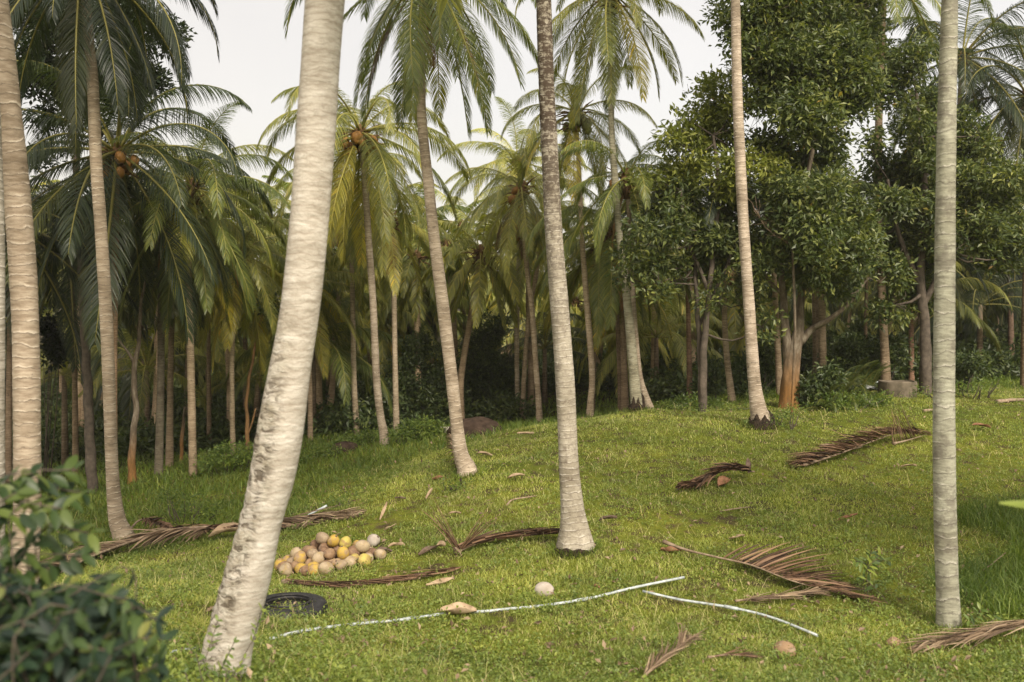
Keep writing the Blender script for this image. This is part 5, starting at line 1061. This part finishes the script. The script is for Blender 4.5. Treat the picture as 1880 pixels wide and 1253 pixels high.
# ------------------------------------------------------------------ dry leaves, husks, sticks
def curl(label, px, py, L, W_, rot, m, seed, roll=1.2, lift=0.05, name='dry_leaf', cat='dead leaf', tilt=0.0, group='dead leaves and husks in the grass'):
    rs = np.random.RandomState(seed); b = G(px, py, 0); V = []; nu, nv = 12, 7
    for th in (0, 1):
        for i in range(nu + 1):
            t = i / nu; w_ = W_ * (math.sin(math.pi * (t * 0.94 + 0.03)) ** 0.7) * (1 + 0.12 * math.sin(9 * t + seed)); z = 0.12 * L * math.sin(2.2 * t + seed) + tilt * L * t
            for j in range(nv + 1):
                s = (j / nv - 0.5) * 2; a = s * roll; rr = w_ / max(roll, .2); V.append(((t - 0.5) * L, rr * math.sin(a), z + rr * (1 - math.cos(a)) + 0.01 * math.sin(7 * t + 5 * s + seed) - th * 0.006))
    nn = (nu + 1) * (nv + 1); Q = []
    for th in (0, 1):
        for i in range(nu):
            for j in range(nv):
                a = th * nn + i * (nv + 1) + j; q = (a, a + nv + 1, a + nv + 2, a + 1); Q.append(q if th == 0 else q[::-1])
    for i in range(nu):
        for j in (0, nv):
            a = i * (nv + 1) + j; Q.append((a, a + nn, a + nv + 1 + nn, a + nv + 1))
    o = link(name, mesh(name, V, Q, None, [M[m]]), None, b + Vector((0, 0, lift)), (rs.uniform(-.3, .3), rs.uniform(-.15, .15), rot)); tag(o, label, cat, group); return o
for i, a in enumerate([
    ('large tan curled spathe lying over the long pipe', 842, 1134, .52, .16, .25, 'dry_leaf', 1.3), ('tan pointed leaf below the bundled frond tip', 806, 1078, .42, .06, .35, 'dry_leaf', 1.2),
    ('brown curled husk left of the spiky tuft', 785, 1022, .38, .09, .6, 'dry_leaf_dark', 1.6), ('pale folded husk beside the brown one', 808, 1014, .25, .10, -.5, 'dry_leaf', 1.4),
    ('pale spathe pointing right near the lone coconut', 728, 1014, .34, .06, .5, 'dry_leaf', 1.5), ('dark ragged tuft behind the pale spathe', 706, 1020, .3, .06, .4, 'dry_leaf_dark', 1.2),
    ('small upright curled leaf beyond the coconut heap', 790, 922, .3, .05, 1.0, 'dry_leaf', 1.2), ('thin tan leaf standing up left of the small curled one', 703, 955, .34, .035, 1.3, 'dry_leaf', 1.0),
    ('small pale scrap right of the lone coconut', 716, 975, .28, .04, -.3, 'dry_leaf', .8), ('dark curled husk piece right of the centre palm', 1116, 963, .36, .07, -.6, 'dry_leaf_dark', 1.7),
    ('pale leaf scrap between the second and centre palms', 948, 885, .4, .07, -.2, 'dry_leaf', .8), ('tan leaf at the back between two palms', 890, 842, .4, .08, -.1, 'dry_leaf', 1.0), ('small tan leaf farthest up the grass', 965, 801, .5, .07, 0, 'dry_leaf', 1.0),
    ('reddish leaf at the second palm foot', 804, 884, .3, .09, .5, 'dry_leaf_red', 1.4), ('curved brown leaf left of the lichen trunk', 1552, 959, .48, .06, .05, 'dry_leaf_red', 1.3), ('pale scrap above the fanned frond', 1352, 997, .3, .05, -.5, 'dry_leaf', .9),
    ('pale brown leaf near the lichen trunk middle', 1668, 866, .36, .06, -.2, 'dry_leaf', .8), ('reddish leaf right of the lichen trunk', 1802, 792, .5, .1, 0, 'dry_leaf_red', 1.0), ('small tan scrap in the grass above the lone coconut', 735, 922, .25, .05, .1, 'dry_leaf_dark', .8),
    ('rolled dark red sheath at the butt of the fanned frond', 1232, 1019, .36, .08, -.35, 'dry_leaf_red', 1.8), ('upright dark brown curled sheath beside the crumpled frond', 1374, 872, .36, .08, 1.4, 'dry_leaf_dark', 1.6),
    ('folded brown sheath on the crumpled frond', 1328, 894, .4, .13, .9, 'dry_leaf_red', 1.2), ('hump of brown sheath behind the long dry frond', 415, 992, .75, .2, .05, 'dry_leaf', 1.5),
    ('small tan leaf by the centre palm foot', 835, 952, .25, .04, .1, 'dry_leaf', .8), ('little brown scrap below the centre palm', 1096, 1086, .1, .03, -.6, 'dry_leaf_red', .8)]):
    up = 'upright' in a[0] or 'standing' in a[0]
    o = curl(*a[:3], a[3] * 0.85, *a[4:7], seed=i + 3, roll=a[7], tilt=0.8 if up else 0.12, lift=0.06)
def husk(label, px, py, s_, seed, m='nut_tan'):
    V, Q, T = ellipsoid(0.1, 0.14, 14, 9, seed, 0.1, 0.09); o = link('coconut_husk', mesh('coconut_husk', V, Q, T, [M[m]]), None, G(px, py, 0.035), (1.45, 0.2, seed), s_); tag(o, label, 'coconut husk', 'weathered husks in the grass')
husk('pale rotting husk lying near the bottom right', 1440, 1202, 0.9, 4, 'nut_brown'); husk('small brown husk half sunk left of the lichen trunk foot', 1640, 1189, 0.7, 5, 'nut_brown')
def stick(label, pts, r, m='stick'):
    S = spline([list(G(px, py, z)) for px, py, z in pts], 0.06); b = Vector(S[0]); b.z = h(b.x, b.y); mb = MB(); mb.tube(S - np.array(list(b)), np.linspace(r, r * 0.5, len(S)), 7, rfun=lambda l, a: 1 + 0.12 * np.sin(3 * a + l * 20)); o = link('dry_stick', mb.mesh('dry_stick', [M[m]]), None, b); tag(o, label, 'stick', 'dry sticks in the grass')
stick('bent dry stick lying up from the centre palm', [(930, 932, .02), (940, 926, .07), (965, 921, .07), (985, 916, .05)], .018); stick('thin pale stick left of the crumpled frond', [(1322, 944, .04), (1350, 940, .05), (1376, 937, .05)], .014)
stick('dark forked branch above the bushy dry frond', [(1505, 824, .04), (1530, 826, .08), (1560, 830, .06), (1582, 828, .08)], .04); stick('thin stick leaning in the rank grass at right', [(1790, 1062, .03), (1820, 1058, .15), (1846, 1055, .3)], .01)
stick('pale log lying at the far right edge', [(1830, 742, .05), (1860, 740, .07), (1890, 739, .06)], .06); stick('short dark branch behind the lichen trunk', [(1695, 758, .04), (1712, 758, .06), (1735, 756, .05)], .04)

# ------------------------------------------------------------------ mound, stone, concrete ring, rubbish
def lump(name, label, cat, px, py, rx, ry, rz, m, seed, sink=0.25):
    b = G(px, py); rs = np.random.RandomState(seed); V, Q, T = ellipsoid(1, 1, 26, 14, seed, 0.08, 0.04); V = np.array(V); V = V * (1 + 0.06 * np.sin(V[:, :1] * 7 + seed) * np.cos(V[:, 1:2] * 6) + rs.normal(0, 0.012, (len(V), 1)))
    o = link(name, mesh(name, V * np.array([rx, ry, rz]), Q, T, [M[m]]), None, b + Vector((0, 0, rz * sink)), (0, 0, seed)); tag(o, label, cat); return o
lump('soil_mound', 'dark brown mound of earth right of the second palm', 'earth mound', 875, 800, 0.8, 0.6, 0.42, 'soil', 0)
lump('soil_mound', 'dark low mound at the grove edge left of the thin palms', 'earth mound', 632, 828, 0.45, 0.35, 0.22, 'soil', 1)
lump('pale_stone', 'small whitish stone in the weeds below the rubbish', 'stone', 1599, 744, 0.1, 0.08, 0.07, 'stone', 2, 0.6)
lump('pale_stone', 'yellowish stone in the weeds left of the curved mottled palm', 'stone', 1262, 746, 0.14, 0.1, 0.06, 'stone', 3, 0.6)
# cut log beside the mound
b = G(822, 800); mb = MB(); mb.tube([(-0.25, 0.2, 0.12), (0, 0, 0.14), (0.2, -0.15, 0.15)], 0.12, 14); o = link('cut_log', mb.mesh('cut_log', [M['stone']]), None, b); tag(o, 'pale cut log end at the left of the earth mound', 'log')
# concrete ring
b = G(1648, 727); root = thing('concrete_ring', 'weathered concrete well ring in the ferns at the right', 'well ring', b); V = []; ns_ = 40; prof = [(0.5, -0.15), (0.5, 0.36), (0.49, 0.40), (0.43, 0.40), (0.42, 0.36), (0.42, -0.15)]
for i in range(ns_):
    a = 2 * math.pi * i / ns_
    for (r, z) in prof: V.append((r * math.cos(a) * (1 + 0.01 * math.sin(5 * a)), r * math.sin(a), z + (0.012 * math.sin(3 * a) if z > 0 else 0)))
Q = [(i * 6 + k, ((i + 1) % ns_) * 6 + k, ((i + 1) % ns_) * 6 + (k + 1) % 6, i * 6 + (k + 1) % 6) for i in range(ns_) for k in range(6)]
link('ring_wall', mesh('ring_wall', V, Q, None, [M['concrete']], smooth=False), root)
# rubbish: crumpled sheet + bent white pipe
b = G(1580, 727); rs = np.random.RandomState(3); n_ = 14; V = []
for i in range(n_):
    for j in range(n_):
        x, y = (i / 13 - .5) * .9, (j / 13 - .5) * .5; V.append((x * (1 + .15 * math.sin(j)), y, 0.08 + max(0.02, 0.2 * math.exp(-(x * 2.2) ** 2 - (y * 3) ** 2) + rs.uniform(0, .07))))
Q = [(i * n_ + j, (i + 1) * n_ + j, (i + 1) * n_ + j + 1, i * n_ + j + 1) for i in range(n_ - 1) for j in range(n_ - 1)]
o = link('plastic_sheet', mesh('plastic_sheet', V, Q, None, [M['white_plastic']], smooth=False), None, b); tag(o, 'crumpled whitish plastic sheet left of the concrete ring', 'rubbish')
b = G(1588, 724); mb = MB(); mb.tube([(-0.2, 0, 0.1), (0.1, 0, 0.24), (0.4, 0, 0.36)], 0.018, 7); mb.tube([(-0.15, .05, .34), (0.0, .05, .42), (0.14, .05, .3)], 0.014, 7)
o = link('bent_pipe', mb.mesh('bent_pipe', [M['pipe']]), None, b); tag(o, 'bent white rod sticking out of the plastic rubbish', 'rod')

# ------------------------------------------------------------------ air
m, t, o = mat('warm_haze'); v = t.nodes.new('ShaderNodeVolumePrincipled'); v.inputs['Color'].default_value = (0.95, 0.93, 0.88, 1); v.inputs['Density'].default_value = 0.0005; v.inputs['Anisotropy'].default_value = 0.2
t.links.new(v.outputs[0], o.inputs['Volume'])
x0, x1, y0, y1, z0, z1 = -430, 430, -90, 730, -8, 36
V = [(x, y, z) for x in (x0, x1) for y in (y0, y1) for z in (z0, z1)]
tag(link('haze', mesh('haze', V, [(0, 1, 3, 2), (4, 6, 7, 5), (0, 4, 5, 1), (2, 3, 7, 6), (0, 2, 6, 4), (1, 5, 7, 3)], None, [m], smooth=False)), 'thin warm haze between the far palms', 'haze', kind='stuff')
